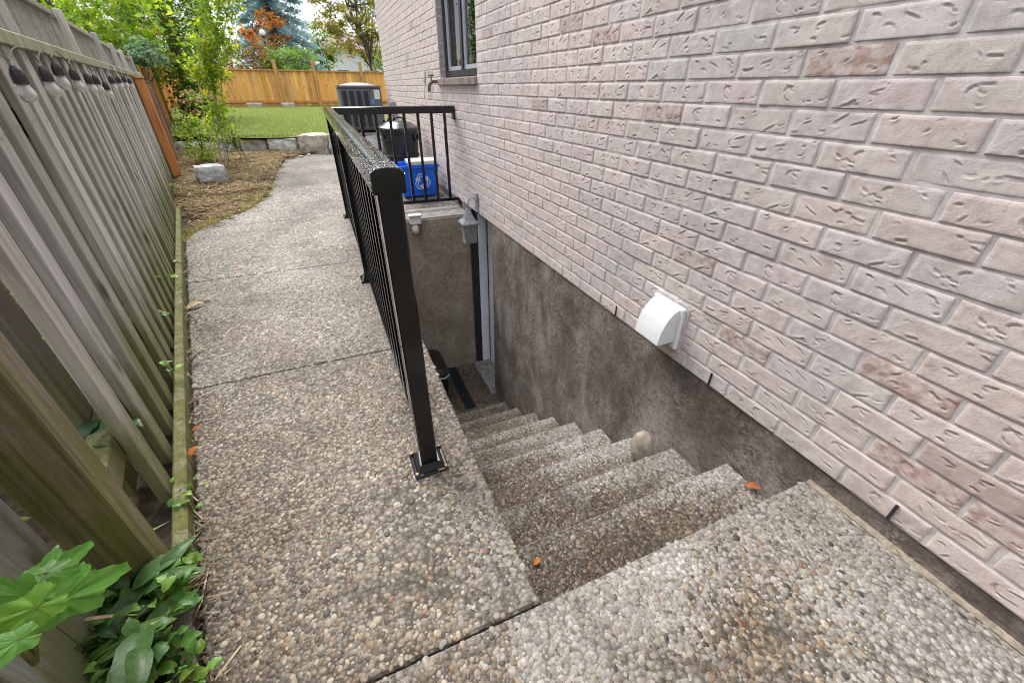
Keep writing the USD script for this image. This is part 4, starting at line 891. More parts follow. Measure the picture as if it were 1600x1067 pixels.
# ------------------------------------------------------------------ edging stones and rock
rs = np.random.default_rng(31)
def boulder(c, h3, seed, yaw=0, flat=.0):
    b = trimesh.creation.box([2, 2, 2]); b = trimesh.Trimesh(*trimesh.remesh.subdivide_to_size(b.vertices, b.faces, .34)); b.merge_vertices()
    v = np.array(b.vertices); nrm = v / np.linalg.norm(v, axis=1, keepdims=True); v = v * .78 + nrm * .22 * 1.25
    v += nrm * .42 * (meshkit.fbm(v * .9 + seed * 7, 3, seed) - .5)[:, None] + .14 * (meshkit.fbm(v * 3 + seed, 2, seed + 3)[:, None] - .5)
    b.vertices = v * h3; return xf(b, yaw, c)
stones = [((240, 283), 'low flat grey stone at the left end of the stone edging'), ((284, 342), 'long low stone behind the young tree stems'), ((338, 376), 'thin dark based stone just right of the young tree stems'), ((378, 428), 'cracked grey stone in the middle of the stone edging'), ((430, 473), 'smooth squat stone left of the big edging stone'), ((474, 522), 'largest pale block of the stone edging beside the railing top'), ((524, 566), 'edging stone seen through the railing in front of the air conditioner'), ((568, 606), 'edging stone beside the waste bin near the house')]
hts = [.10, .12, .11, .14, .15, .185, .17, .16]
for i, ((ua, ub), lab) in enumerate(stones):
    um = (ua + ub) / 2; p = on_z(um, 240, .12); p0, p1 = on_z(ua, 240, .12), on_z(ub, 240, .12); L_ = np.linalg.norm(p1 - p0)
    yw = math.atan2(p1[1] - p0[1], p1[0] - p0[0])
    h = hts[i]
    tag(put('edging_stone', boulder((p[0], p[1] + .16, .10 + h * .72), np.array([L_ / 2 * .97, .2, h]), 40 + i, yw), M_stone if i != 5 else M_stonelow, smooth=40), lab, 'stone', 'stones edging the raised lawn')
p = on_z(334, 287, .08)
tag(put('grey_rock', boulder((p[0] - .02, p[1] + .14, .075 + .09), np.array([.16, .14, .115]), 77, .3), M_rock, smooth=40), 'pale grey rock lying alone on the brown mulched bed', 'rock')

# ------------------------------------------------------------------ beyond the back fence
wh, who = thing('white_house', 'white house with a pinkish grey roof beyond the back fence', 'house', (5, 46, 0))
pa, pb = on_y(498, 60, 44), on_y(600, 60, 44)
put('wall', box(pa[0], 44, -.1, pb[0] + 2.5, 52, 3.9), M_house2, wh, who)
put('roof', hull([(pa[0] - .3, 43.7, 3.9), (pb[0] + 2.8, 43.7, 3.9), (pa[0] - .3, 52.3, 3.9), (pb[0] + 2.8, 52.3, 3.9), (pa[0] + 1, 48, 5.2), (pb[0] + 1, 48, 5.2)]), M_roof, wh, who)
for k in range(3):
    wx = pa[0] + 1.0 + k * 2.2; w_ = put('window', cbox(wx, 43.96, 1.2, wx + .9, 44.02, 2.4, .01), M_frame, wh, who); put('pane', box(wx + .08, 43.95, 1.28, wx + .82, 43.958, 2.32), M_glass, w_, who)
g0 = on_y(410, 52, 25)
gl, glo = thing('globe_lamp', 'white globe street lamp among the leaves beyond the back fence', 'lamp', (g0[0], 25, .3))
s = trimesh.creation.icosphere(3, .13); s.apply_translation(g0); put('globe', s, M_globe, gl, glo, smooth=True)
put('pole', tube([(g0[0], 25, .0), (g0[0], 25, g0[2] - .12)], .035, 8), M_frame, gl, glo); put('collar', lathe([(0, 0), (.09, 0), (.07, -.08), (0, -.08)], 12, g0 - [0, 0, .09]), M_frame, gl, glo)

# ------------------------------------------------------------------ vegetation
def leaf_cloud(centers, normals_up, size, cols, rr, bend=.25, aspect=.55, hang=.0):
    """many small folded leaves (4 triangles each); cols (n,3)"""
    n = len(centers)
    size = np.broadcast_to(np.asarray(size, float), (n,)) * rr.uniform(.7, 1.25, n)
    d = rr.normal(size=(n, 3)); d[:, 2] = d[:, 2] * .6 - hang; d /= np.linalg.norm(d, axis=1, keepdims=True)
    nu = rr.normal(size=(n, 3)) * .75 + np.array([0, 0, normals_up]); a = np.cross(nu, d); a /= np.maximum(np.linalg.norm(a, axis=1, keepdims=True), 1e-6); nn = np.cross(d, a)
    s = size[:, None]
    b, t = centers - d * s * .5, centers + d * s * .5 - nn * s * .12
    l, r_ = centers + a * s * aspect * .5 + nn * s * bend * .3, centers - a * s * aspect * .5 + nn * s * bend * .3
    V = np.stack([b, l, t, r_, centers], 1).reshape(-1, 3); i = np.arange(n)[:, None] * 5
    F = np.concatenate([i + np.array([[0, 4, 1]]), i + np.array([[1, 4, 2]]), i + np.array([[2, 4, 3]]), i + np.array([[3, 4, 0]])], 0)
    return V, F, np.repeat(cols, 5, 0)

def pick(pal, n, rr, jit=.15):
    pal = np.array(pal, float); c = pal[rr.integers(0, len(pal), n)]; return np.clip(c * (1 + rr.normal(0, jit, (n, 1))) * (1 + rr.normal(0, .05, (n, 3))), .004, .9)

def clumps(base, rad, nclump, per, rr, cr=.25, shell=.55):
    """points in clumps filling an ellipsoid, denser towards its surface"""
    d = rr.normal(size=(nclump, 3)); d /= np.linalg.norm(d, axis=1, keepdims=True)
    q = d * (shell + (1 - shell) * rr.random((nclump, 1))) ** .6 * rad + base
    pts = q[:, None, :] + rr.normal(size=(nclump, per, 3)) * cr * np.mean(rad) * rr.uniform(.5, 1.3, (nclump, 1, 1)) * np.array([1, 1, .75])
    return q, pts.reshape(-1, 3)

def make_tree(name, label, base, height, crown_c, crown_r, pal, nclump, per, size, seed, cr=.2, trunk_r=.12, bark=None, limbs=7, cat_='tree', shell=.5, hang=.1, group=None, lean=(0, 0), multi=1):
    rr = np.random.default_rng(seed); t, o = thing(name, label, cat_, base, group)
    base = np.array(base, float); cc = np.array(crown_c, float); q, pts = clumps(cc, np.array(crown_r, float), nclump, per, rr, cr, shell)
    tone = np.repeat(rr.uniform(.6, 1.3, nclump), per); cols = pick(pal, len(pts), rr) * tone[:, None]
    V, F, C = leaf_cloud(pts, .6, size, cols, rr, hang=hang)
    put('crown', (V, F), M_leaf, t, o, tint=C)
    tr = []
    for mlt in range(multi):
        off = rr.normal(0, .12 if multi > 1 else 0, 2); top = cc + np.array([rr.normal(0, .2) * crown_r[0], rr.normal(0, .2) * crown_r[1], crown_r[2] * .5])
        b0 = base + [off[0], off[1], -.15]; pth = [b0 + (top - b0) * k + np.array([lean[0], lean[1], 0]) * math.sin(k * 3.1) + rr.normal(0, .02 * height, 3) * [1, 1, 0] * (0 if k == 0 else 1) for k in np.linspace(0, 1, 7)]
        tr.append(tube(pth, np.linspace(trunk_r, trunk_r * .25, 7) / (multi ** .4), 8)); 
        for k in range(limbs):
            j = rr.integers(2, 6); e = q[rr.integers(0, nclump)]; m_ = (pth[j] + e) / 2 + [0, 0, .08 * height]; tr.append(tube([pth[j], m_, e], [trunk_r * .4, trunk_r * .25, trunk_r * .08], 6))
    put('trunk', cat(tr), bark or M_bark, t, o, smooth=True)
    return t

def P(u, v, y): return on_y(u, v, y)
gz = lambda x, y: float(zlawn(np.array([x]), np.array([y]))[0])
GRN = [(.10, .19, .025), (.14, .24, .03), (.19, .30, .045), (.24, .33, .05)]
YEL = [(.30, .38, .04), (.22, .33, .04), (.40, .42, .06), (.15, .26, .035)]

# bright deciduous tree behind the grey fence, upper left
c = P(120, 40, 11); make_tree('maple_tree', 'bright green leafy tree behind the grey fence', (c[0] - .6, 11.5, 0), 4.5, c + np.array([-.5, .3, .6]), (1.7, 1.2, 1.25), [(.16, .28, .035), (.22, .36, .045), (.28, .40, .06), (.32, .40, .06)], 60, 90, .13, 1, .17, .1)
c = P(222, 70, 10.5); make_tree('light_tree', 'pale yellow green tree between the grey fence and the tall conifer', (c[0] - .4, 13, 0), 4, P(205, 88, 13) + np.array([0, 0, -.1]), (.95, .7, .62), [(.34, .42, .06), (.28, .38, .05), (.44, .46, .1), (.2, .3, .05)], 36, 60, .12, 2, .2, .08)
c = P(243, 88, 9.6)
make_tree('overhanging_shrub', 'blue green shrub spilling over the far end of the grey fence', (c[0] - .35, 9.7, 0), 1.8, c + np.array([-.15, .1, -.0]), (.2, .32, .2), [(.1, .18, .1), (.14, .23, .13), (.18, .27, .15)], 18, 36, .07, 3, .25, .03, cat_='shrub', limbs=3)
# tall conifer (arborvitae) on the lawn by the side fence
rr = np.random.default_rng(44)
cx, cy = P(296, 150, 14.)[0], 14.; g = gz(cx, cy)
t, o = thing('tall_cedar_tree', 'tall green cedar with brown inner foliage in front of the orange side fence', 'tree', (cx, cy, g))
n = 240; zc = rr.uniform(g + 1.15, g + 5.2, n); rz = np.interp(zc - g, [1.0, 1.5, 3.2, 5.3], [.35, .95, 1.05, .25]); th = rr.uniform(0, 2 * np.pi, n); rad = rz * np.sqrt(rr.uniform(.3, 1, n))
q = np.c_[cx + rad * np.cos(th), cy + rad * np.sin(th), zc]; per = 70
pts = (q[:, None] + rr.normal(size=(n, per, 3)) * [.13, .13, .2]).reshape(-1, 3)
cols = pick([(.075, .16, .02), (.11, .21, .03), (.15, .26, .035), (.19, .28, .04)], n * per, rr) * np.repeat(rr.uniform(.6, 1.3, n), per)[:, None]
inner = np.hypot(pts[:, 0] - cx, pts[:, 1] - cy) < .55 * np.repeat(rz, per); cols[inner] = pick([(.17, .10, .04), (.12, .10, .03), (.1, .14, .03)], inner.sum(), rr)
V, F, C = leaf_cloud(pts, .2, .1, cols, rr, hang=-.3, aspect=.4); put('crown', (V, F), M_leaf, t, o, tint=C)
put('trunk', tube([(cx, cy, g - .1), (cx + .05, cy, g + 1.2), (cx, cy, g + 4.6)], [.16, .13, .03], 8), M_bark, t, o, smooth=True)
# ivy-like dark bush below it
c = P(299, 140, 13.2); make_tree('dark_bush', 'dense dark green bush under the tall cedar', (c[0], 13.2, gz(c[0], 13.2)), 1.1, (c[0], 13.2, gz(c[0], 13.2) + .62), (.3, .3, .62), [(.05, .12, .015), (.08, .17, .025), (.11, .2, .03)], 40, 60, .075, 5, .25, .03, cat_='bush', limbs=3)
c = P(302, 165, 11.6); g = gz(c[0], 11.6)
make_tree('dry_hydrangea', 'faded beige flowering shrub in front of the orange side fence', (c[0], 11.6, g), .8, (c[0], 11.6, g + .4), (.17, .17, .3), [(.5, .4, .28), (.6, .5, .38), (.24, .25, .08), (.4, .26, .16)], 16, 26, .06, 6, .22, .015, cat_='shrub', limbs=5)

# young tree of thin stems in front of the edging stones
rr = np.random.default_rng(8)
pb = on_z(348, 262, .11); t, o = thing('young_tree', 'young yellow green tree of several thin stems in front of the edging stones', 'tree', pb)
tops = [(318, -40), (330, -70), (352, -60), (365, -50), (384, -30), (340, 20)]
stems, lp = [], []
for i, (u, v) in enumerate(tops):
    e = P(u, v, pb[1] + rr.normal(0, .15)); b = pb + np.array([rr.normal(0, .05), rr.normal(0, .04), -.05]); m_ = (b * .5 + e * .5) + np.array([rr.normal(0, .05), 0, 0]) + np.array([-(e[0] - b[0]) * .22, 0, 0])
    pth = [b, b * .75 + m_ * .25 + [rr.normal(0, .01), 0, 0], m_, (m_ + e) / 2 + [rr.normal(0, .04), 0, 0], e]; stems.append(tube(pth, [.009, .008, .007, .005, .002], 6))
    pp = np.array(pth)
    for k in range(40):
        s = rr.uniform(.22, 1) ** .8; z = s * 4; j = min(3, int(z)); a = pp[j] + (pp[j + 1] - pp[j]) * (z - j); ln = rr.uniform(.06, .22) * (1.15 - .4 * s); dirn = rr.normal(size=3); dirn[2] = abs(dirn[2]) * .5; dirn /= np.linalg.norm(dirn)
        stems.append(tube([a, a + dirn * ln], [.0025, .001], 4)); nl = rr.integers(9, 20); lp.append(a + dirn * ln * rr.uniform(.2, 1.1, (nl, 1)) + rr.normal(0, .035, (nl, 3)))
lp = np.vstack(lp); yz = np.clip((lp[:, 2] - .7) / .9, 0, 1)
cols = pick([(.14, .27, .03), (.2, .34, .04), (.27, .4, .05)], len(lp), rr); yel = rr.random(len(lp)) < .22; cols[yel] = pick([(.5, .52, .03), (.42, .47, .04)], yel.sum(), rr)
V, F, C = leaf_cloud(lp, .5, .06, cols, rr, aspect=.5, hang=.3); put('crown', (V, F), M_leaf, t, o, tint=C); put('trunk', cat(stems), M_palebark, t, o, smooth=True)
# leafy sprigs at its foot
pl_ = on_z(318, 262, .11)
make_tree('leafy_bush', 'loose green bush growing beside the young tree stems', (pl_[0], pl_[1] + .25, .12), .6, (pl_[0] + .02, pl_[1] + .3, .46), (.22, .2, .32), GRN[1:] + YEL[:1], 30, 34, .05, 9, .25, .012, cat_='bush', limbs=6)
pl_ = on_z(376, 258, .11)
make_tree('thin_sprig', 'thin dark stemmed sprig with small leaves right of the young tree', (pl_[0] - .05, pl_[1] + .2, .12), .8, (pl_[0] - .05, pl_[1] + .2, .62), (.17, .15, .34), [(.08, .15, .025), (.13, .21, .03), (.2, .26, .05)], 20, 12, .045, 10, .28, .009, cat_='plant', limbs=10, multi=3)

# beyond the back fence
c = P(392, 60, 25); g = .4
make_tree('orange_maple_tree', 'orange red japanese maple beyond the back fence', (c[0] - .6, 25.5, g), 3.5, P(412, 50, 25.5) + np.array([0, 0, .05]), (1.0, .6, .75), [(.55, .2, .05), (.6, .26, .08), (.4, .14, .04), (.24, .22, .05)], 26, 60, .12, 12, .14, .06, bark=M_palebark, limbs=9)
c = P(385, 95, 24); make_tree('rusty_shrub', 'rust brown and green shrub behind the left part of the back fence', (c[0], 24, g), 2, c + np.array([0, .3, -.1]), (1.6, .7, .75), [(.2, .09, .03), (.14, .1, .035), (.12, .17, .03), (.3, .11, .04)], 40, 70, .12, 13, .2, .05, cat_='shrub')
c = P(455, 96, 23.5); make_tree('light_shrub', 'light green feathery shrub in front of the blue spruce', (c[0], 23.5, g), 2, c + np.array([0, .2, -.1]), (1.2, .6, .62), [(.18, .33, .06), (.25, .4, .09), (.14, .26, .05)], 36, 70, .11, 14, .22, .05, cat_='shrub')
# blue spruce
rr = np.random.default_rng(15); c = P(440, 100, 29); t, o = thing('blue_spruce', 'tall blue spruce beyond the back fence', 'tree', (c[0], 29, .3))
pts, cs_, H_ = [], [], 9.5
for lay in range(20):
    z = .9 + lay * .45; R = 2.65 * (1 - z / (H_ + 1.2)) + .1
    for b in range(15):
        th = rr.uniform(0, 6.28); k = np.arange(170); s = rr.random(170) ** .6; w = .30 * (1 - .45 * s)
        rad = R * s * rr.uniform(.85, 1.1)
        p = np.c_[c[0] + rad * math.cos(th), 29 + rad * math.sin(th), .3 + z - .28 * R * s ** 1.5 + .22 * R * s ** 4 * 0 + 0 * s]; p += rr.normal(size=(170, 3)) * w[:, None] * [.55, .55, .35]
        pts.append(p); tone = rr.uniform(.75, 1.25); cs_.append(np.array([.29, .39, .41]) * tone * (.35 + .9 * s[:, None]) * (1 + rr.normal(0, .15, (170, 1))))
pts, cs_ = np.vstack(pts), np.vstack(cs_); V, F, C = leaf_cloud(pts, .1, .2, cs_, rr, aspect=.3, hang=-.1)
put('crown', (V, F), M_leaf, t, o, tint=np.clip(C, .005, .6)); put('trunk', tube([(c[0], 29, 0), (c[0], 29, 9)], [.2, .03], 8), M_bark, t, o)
c = P(556, 50, 27); make_tree('olive_tree', 'sparse olive and yellow leaved tree beside the house corner', (P(592, 100, 26)[0], 26, g), 6, c + np.array([.1, 0, .7]), (2.3, 1.2, 2.2), [(.26, .30, .07), (.34, .37, .09), (.42, .38, .09), (.45, .28, .10), (.2, .25, .05)], 95, 60, .17, 16, .1, .065, limbs=14, multi=4, shell=.25)
c = P(505, 85, 31); make_tree('small_far_tree', 'small green tree between the spruce and the white house', (c[0], 31, .3), 3, c + np.array([0, 0, .3]), (.75, .6, 1.1), GRN, 26, 60, .15, 17, .22, .06)
c = P(282, 100, 22.5); make_tree('red_shrub', 'dark red shrub showing above the left end of the back fence', (c[0], 22.5, .4), 1.8, c + np.array([0, 0, -.1]), (.9, .5, .45), [(.3, .06, .05), (.2, .05, .03), (.13, .14, .04)], 24, 60, .11, 18, .25, .04, cat_='shrub')
# far trees filling the horizon
for i, (u, y, w, h, lab) in enumerate(((60, 24, 4, 3.6, 'far tree at the left edge behind the lattice'), (640, 40, 4, 4, 'far tree hidden behind the house corner'))):
    c = P(u, 110, y); make_tree('far_tree', lab, (c[0], y, 0), h * 1.4, (c[0], y, h * .62), (w * .7, 1.6, h * .55), GRN, 60, 60, .3, 60 + i, .2, .15)
# hedge behind the fence
rr = np.random.default_rng(19); n = 9000
s = rr.uniform(-1.6, 9, n); o_ = -.32 - .35 * rr.random(n); z = rr.uniform(0, .95, n) * (.75 + .4 * meshkit.noise(np.c_[s * 2, 0 * s, 0 * s])); pts = FP + np.outer(s, FD) + np.outer(o_, FN); pts[:, 2] = z
V, F, C = leaf_cloud(pts, .3, .05, pick([(.05, .1, .015), (.09, .15, .02), (.2, .22, .03), (.12, .08, .03)], n, rr), rr)
tag(put('ivy_hedge', (V, F), M_leaf, tint=C), 'dark leafy growth glimpsed through the gaps of the grey fence', 'hedge', kind='stuff')

# lawn grass
rr = np.random.default_rng(23)
def blades(n, h, spread, pal, wid=.006):
    b = np.c_[rr.normal(0, spread, (n, 2)), np.zeros(n)]; d = rr.normal(0, .45, (n, 2)); a = rr.uniform(0, np.pi, n); w = np.c_[np.cos(a), np.sin(a), 0 * a] * wid
    hh = h * rr.uniform(.5, 1.2, n); mid = b + np.c_[d * .3, np.ones(n)] * hh[:, None] * .55; tip = b + np.c_[d, np.ones(n)] * hh[:, None]
    V = np.stack([b - w, b + w, mid + w * .8, mid - w * .8, tip], 1).reshape(-1, 3); i = np.arange(n)[:, None] * 5
    F = np.concatenate([i + np.array([[0, 1, 2]]), i + np.array([[0, 2, 3]]), i + np.array([[3, 2, 4]])]); return V, F, np.repeat(pick(pal, n, rr), 5, 0)
def scatter(name, protos, pts, scales, mat, parent=None, **tags):
    pi = UsdGeom.PointInstancer.Define(stage, path_for(name)); base = str(pi.GetPath()); tg = []
    UsdGeom.Scope.Define(stage, base + '/Prototypes')
    for i, (V, F, C) in enumerate(protos):
        m = usdkit.mesh(stage, f'{base}/Prototypes/tuft_{i:03d}', (V, F), mat); UsdGeom.PrimvarsAPI(m).CreatePrimvar('tint', Sdf.ValueTypeNames.Color3fArray, 'vertex').Set(Vt.Vec3fArray.FromNumpy(C.astype(np.float32))); tg.append(m.GetPath())
    pi.CreatePrototypesRel().SetTargets(tg); n = len(pts); a = rr.uniform(0, 2 * np.pi, n)
    pi.CreatePositionsAttr(Vt.Vec3fArray.FromNumpy(np.asarray(pts, np.float32))); pi.CreateScalesAttr(Vt.Vec3fArray.FromNumpy(np.repeat(np.asarray(scales, np.float32)[:, None], 3, 1)))
    pi.CreateOrientationsAttr(Vt.QuathArray([Gf.Quath(float(math.cos(x / 2)), 0., 0., float(math.sin(x / 2))) for x in a])); pi.CreateProtoIndicesAttr(Vt.IntArray.FromNumpy(rr.integers(0, len(protos), n).astype(np.int32)))
    tag(pi, **tags)
LG = [(.14, .22, .05), (.19, .27, .06), (.25, .31, .09), (.34, .34, .15)]
prot = [blades(70, .055, .09, LG) for _ in range(4)]
n = 9000; gx = rr.uniform(-6, 1.25, n); gy = rr.uniform(8.5, 20, n); ok = (gy > ystone(gx) + .3) & (((np.c_[gx, gy, 0 * gx] - FP) @ FN > 1.1) | (rr.random(n) < .15)); gx, gy = gx[ok], gy[ok]
scatter('lawn_grass', prot, np.c_[gx, gy, zlawn(gx, gy) - .004], rr.uniform(.7, 1.3, len(gx)), M_leaf, kind='stuff', label='short green grass of the raised lawn', cat='grass')
# straw and dead leaves on the bed
def straws(n, spread, pal):
    V, F, C = [], [], []
    b = np.c_[rr.uniform(-spread, spread, (n, 2)), rr.uniform(0, .02, n)]; a = rr.uniform(0, 2 * np.pi, n); l = rr.uniform(.03, .1, n); d = np.c_[np.cos(a), np.sin(a), rr.normal(0, .15, n)] * l[:, None]; w = np.c_[-np.sin(a), np.cos(a), 0 * a] * .0028
    V = np.stack([b - w, b + w, b + d + w, b + d - w], 1).reshape(-1, 3); i = np.arange(n)[:, None] * 4; F = np.concatenate([i + np.array([[0, 1, 2]]), i + np.array([[0, 2, 3]])]); return V, F, np.repeat(pick(pal, n, rr, .25), 4, 0)
ST_ = [(.34, .24, .13), (.29, .17, .09), (.18, .1, .05), (.5, .41, .26), (.12, .07, .04), (.17, .19, .05)]
prot = [straws(60, .1, ST_) for _ in range(4)]
n = 2300; gx = rr.uniform(-2.6, .3, n); gy = rr.uniform(3.6, 9.4, n)
sb = bed_poly.buffer(-.03); ok = shapely.contains_xy(sb, gx, gy) & (gy < ystone(gx) + .1) & ((np.c_[gx, gy, 0 * gx] - FP) @ FN > .08); gx, gy = gx[ok], gy[ok]
scatter('straw_mulch', prot, np.c_[gx, gy, zbed(gx, gy) + .002], rr.uniform(.7, 1.3, len(gx)), M_dry, kind='stuff', label='straw and dead leaves covering the planting bed', cat='mulch')
prot = [blades(16, .09, .05, [(.34, .3, .12), (.46, .38, .2), (.2, .24, .06)], .0035) for _ in range(3)]
k = rr.integers(0, len(bed_edge) - 1, 160); tt = rr.random((160, 1)); be = np.array(bed_edge); pts = be[k] * (1 - tt) + be[k + 1] * tt + rr.normal(0, .03, (160, 2)) + [-.03, 0.03]
scatter('edge_grass', prot, np.c_[pts, zpath(pts[:, 0], pts[:, 1]) - .015], rr.uniform(.3, .75, 160), M_leaf, kind='stuff', label='dry grass tufts along the curved edge of the walkway', cat='grass')

# ---- foreground plants in the near left corner
rr = np.random.default_rng(29)
def blade_leaf(L_, W_, outline, n=9, fold=.25, droop=.35, wav=.0, seed=0):
    """one big leaf along +x: outline(t) half width 0..1; returns V, F"""
    t = np.linspace(0, 1, n); hw = np.array([outline(x) for x in t]) * W_ / 2; xs = t * L_; zc = L_ * (.18 * np.sin(np.pi * t * .6) - droop * t ** 2)
    rows = []
    for j, f in enumerate((-1, -.5, 0, .5, 1)): rows.append(np.c_[xs, f * hw, zc + fold * np.abs(f) * hw + wav * W_ * np.sin(t * 17 + j * 2 + seed) * abs(f)])
    V = np.stack(rows, 1).reshape(-1, 3); F = []
    for i in range(n - 1):
        for j in range(4): a = i * 5 + j; F += [[a, a + 5, a + 6], [a, a + 6, a + 1]]
    return V, np.array(F)
def lobed(L_, seed):
    """broad leaf with three toothed lobes; grid from midrib to outline"""
    rr_ = np.random.default_rng(seed); th = np.linspace(-2.75, 2.75, 64)
    rad = .46 + .0 * th
    for c_, w_, h_ in ((0, .42, .56), (.98, .34, .34), (-.98, .34, .34), (2.0, .36, .16), (-2.0, .36, .16)): rad = rad + h_ * np.exp(-((th - c_) / w_) ** 2)
    tooth = .10 * np.abs(((th * 4.5) % 1) - .5) * 2; rad = rad * (1 - tooth + rr_.normal(0, .012, 64)); rad *= L_ / 1.02
    V = [np.array([[0, 0, 0]])]; lv = (.3, .6, .85, 1)
    for f in lv:
        x, y = rad * f * np.cos(th), rad * f * np.sin(th) * .68; rr0 = np.hypot(x, y)
        z = -.28 * rr0 ** 2 / L_ + .05 * L_ * f * np.abs(np.sin(th * 2.0)) + .012 * L_ * f * np.sin(th * 9 + seed)
        for vn in (0, .75, -.75, 1.45, -1.45): z = z - .022 * L_ * np.exp(-((th - vn) / .10) ** 2) * min(1, f * 2)
        V.append(np.c_[x, y, z])
    V = np.vstack(V); F = [];n = 64
    for k in range(n - 1): F.append([0, 1 + k, 2 + k])
    for l in range(3):
        for k in range(n - 1): a = 1 + l * n + k; F += [[a, a + n, a + n + 1], [a, a + n + 1, a + 1]]
    return V, np.array(F)
def place(V, p, heading, pitch, roll=0, s=1.):
    T = trimesh.transformations; M_ = T.rotation_matrix(heading, [0, 0, 1]) @ T.rotation_matrix(-pitch, [0, 1, 0]) @ T.rotation_matrix(roll, [1, 0, 0]); return (V * s) @ M_[:3, :3].T + p
def on_off(u, v, off):
    d = ray(u, v); t = ((FP - EYE) @ FN + off) / (d @ FN); return EYE + d * t
bl, blo = thing('lobed_leaf_plant', 'plant with large bright green lobed leaves against the mossy fence corner', 'plant', on_off(60, 990, .06) * [1, 1, 0])
def place_n(V, p, ang, nrm, s=1.):
    """leaf base at p, blade normal nrm, its axis turned by ang from the horizontal direction across the path"""
    n = nrm / np.linalg.norm(nrm); ax = np.array([.92, -.39, 0.]); ax = ax - n * (ax @ n); ax /= np.linalg.norm(ax); ay = np.cross(n, ax)
    x_ = math.cos(ang) * ax + math.sin(ang) * ay; y_ = np.cross(n, x_); return p + s * (V[:, :1] * x_ + V[:, 1:2] * y_ + V[:, 2:] * n)
OUT = np.array([.50, -.62, .75])     # a leaf turned to the light over the path
big = [((93, 938), (170, 882), (.13, .34, .045)), ((72, 898), (116, 846), (.12, .32, .045)), ((72, 893), (95, 872), (.24, .42, .16)), ((80, 893), (48, 922), (.10, .28, .05)), ((50, 936), (-6, 912), (.13, .32, .05)), ((58, 948), (4, 1012), (.16, .35, .035)), ((58, 944), (24, 990), (.16, .36, .045)), ((40, 930), (-2, 890), (.12, .30, .05)), ((30, 1000), (-10, 1040), (.12, .3, .04))]
root = on_off(55, 1035, .05)
st = []
for i, ((u0, v0), (u1, v1), col) in enumerate(big):
    p = on_off(u0, v0, .06 + .025 * (i % 3)); dist = np.linalg.norm(p - EYE); L_ = math.hypot(u1 - u0, v1 - v0) * dist / FPX / 1.75
    V, F = lobed(1.0, 70 + i); ang = math.atan2(-(v1 - v0), u1 - u0)
    W_ = place_n(V, p, ang, OUT + rr.normal(0, .22, 3), L_)
    put('leaf', (W_, F), M_bigleaf, bl, blo, smooth=True, tint=np.tile(np.array(col) * .8, (len(W_), 1)) * (1 + .05 * rr.normal(size=(len(W_), 1)))); st.append(tube([root, (root + p) / 2 + [0, 0, .02], p], [.004, .003, .002], 5))
put('stem', cat(st), M_leaf, bl, blo, tint=np.tile(np.array([.2, .2, .06]), (sum(len(s.vertices) for s in st), 1)))

def clump_plant(name, label, specs, mat, kindfn, parts='leaf', cat_='plant'):
    t, o = thing(name, label, cat_, specs[0][0] * [1, 1, 0])
    for i, (p, hd, pt, L_, W_, col, dr_) in enumerate(specs):
        V, F = kindfn(L_, W_, dr_, i); put(parts, (place(V, p, hd, pt, rr.normal(0, .25)), F), mat, t, o, smooth=True, tint=np.tile(np.array(col) * rr.uniform(.85, 1.15), (len(V), 1)))
    return t
oval = lambda x: max(.02, math.sin(math.pi * x ** .85)) ** .75
strap = lambda x: min(1, x * 6 + .45) * (1 - x ** 5 * .97)
hosta = []
for (u, v), hd, L_ in (((205, 925), .5, .13), (((225, 930)), .15, .12), ((232, 975), -1.5, .17), ((238, 985), -1.75, .15), ((160, 990), -2.4, .15), ((150, 1010), -2.0, .17), ((180, 1000), -2.7, .13), ((120, 1035), -2.2, .15), ((250, 900), .9, .1), ((200, 960), 1.0, .11), ((215, 1010), -1.2, .12), ((100, 1050), 2.6, .14)):
    p = on_z(u, v, .09 + rr.uniform(0, .04)); hosta.append((p, hd, .25, L_, L_ * .36, (.075, .16, .045) if rr.random() < .6 else (.11, .2, .05), .4))
for k in range(30):
    u, v = rr.uniform(120, 268), rr.uniform(905, 1066); L_ = rr.uniform(.07, .13); hosta.append((on_z(u, v, rr.uniform(.05, .11)), rr.uniform(-3.1, 3.1), rr.uniform(.0, .5), L_, L_ * rr.uniform(.3, .5), [(.07, .15, .04), (.1, .2, .045), (.14, .26, .05), (.055, .12, .035)][k % 4], .4))
clump_plant('oval_leaf_plant', 'clump of dark green oval leaves beside the grey kerb', hosta, M_bigleaf, lambda L_, W_, d, i: blade_leaf(L_, W_, oval, 9, .35, d, .03, i))
sp = []
for (u, v), hd, pt, L_, col in (((70, 1010), .85, .45, .28, (.12, .23, .04)), ((60, 1020), .7, .35, .24, (.10, .2, .04)), ((30, 1000), 1.25, .7, .22, (.08, .16, .04)), ((110, 1062), .3, .3, .2, (.14, .27, .05)), ((120, 1075), .45, .25, .2, (.16, .28, .05)), ((45, 1030), 1.5, .6, .2, (.09, .17, .04)), ((20, 1050), .2, .3, .2, (.1, .18, .045)), ((85, 960), 1.1, .8, .16, (.08, .17, .03))):
    sp.append((on_z(u, v, .08), hd, pt, L_, .022, col, .5))
clump_plant('strap_leaf_plant', 'clump of long narrow strap leaves below the lobed leaf plant', sp, M_bigleaf, lambda L_, W_, d, i: blade_leaf(L_, W_, strap, 12, .5, d, .0, i))
ds = []
for k in range(26):
    u, v = rr.uniform(0, 150), rr.uniform(960, 1075); ds.append((on_z(u, v, .07 + rr.uniform(0, .04)), rr.uniform(-3, 3), rr.uniform(-.1, .4), rr.uniform(.1, .25), .009, [(.38, .26, .13), (.3, .15, .07), (.5, .4, .25)][k % 3], .3))
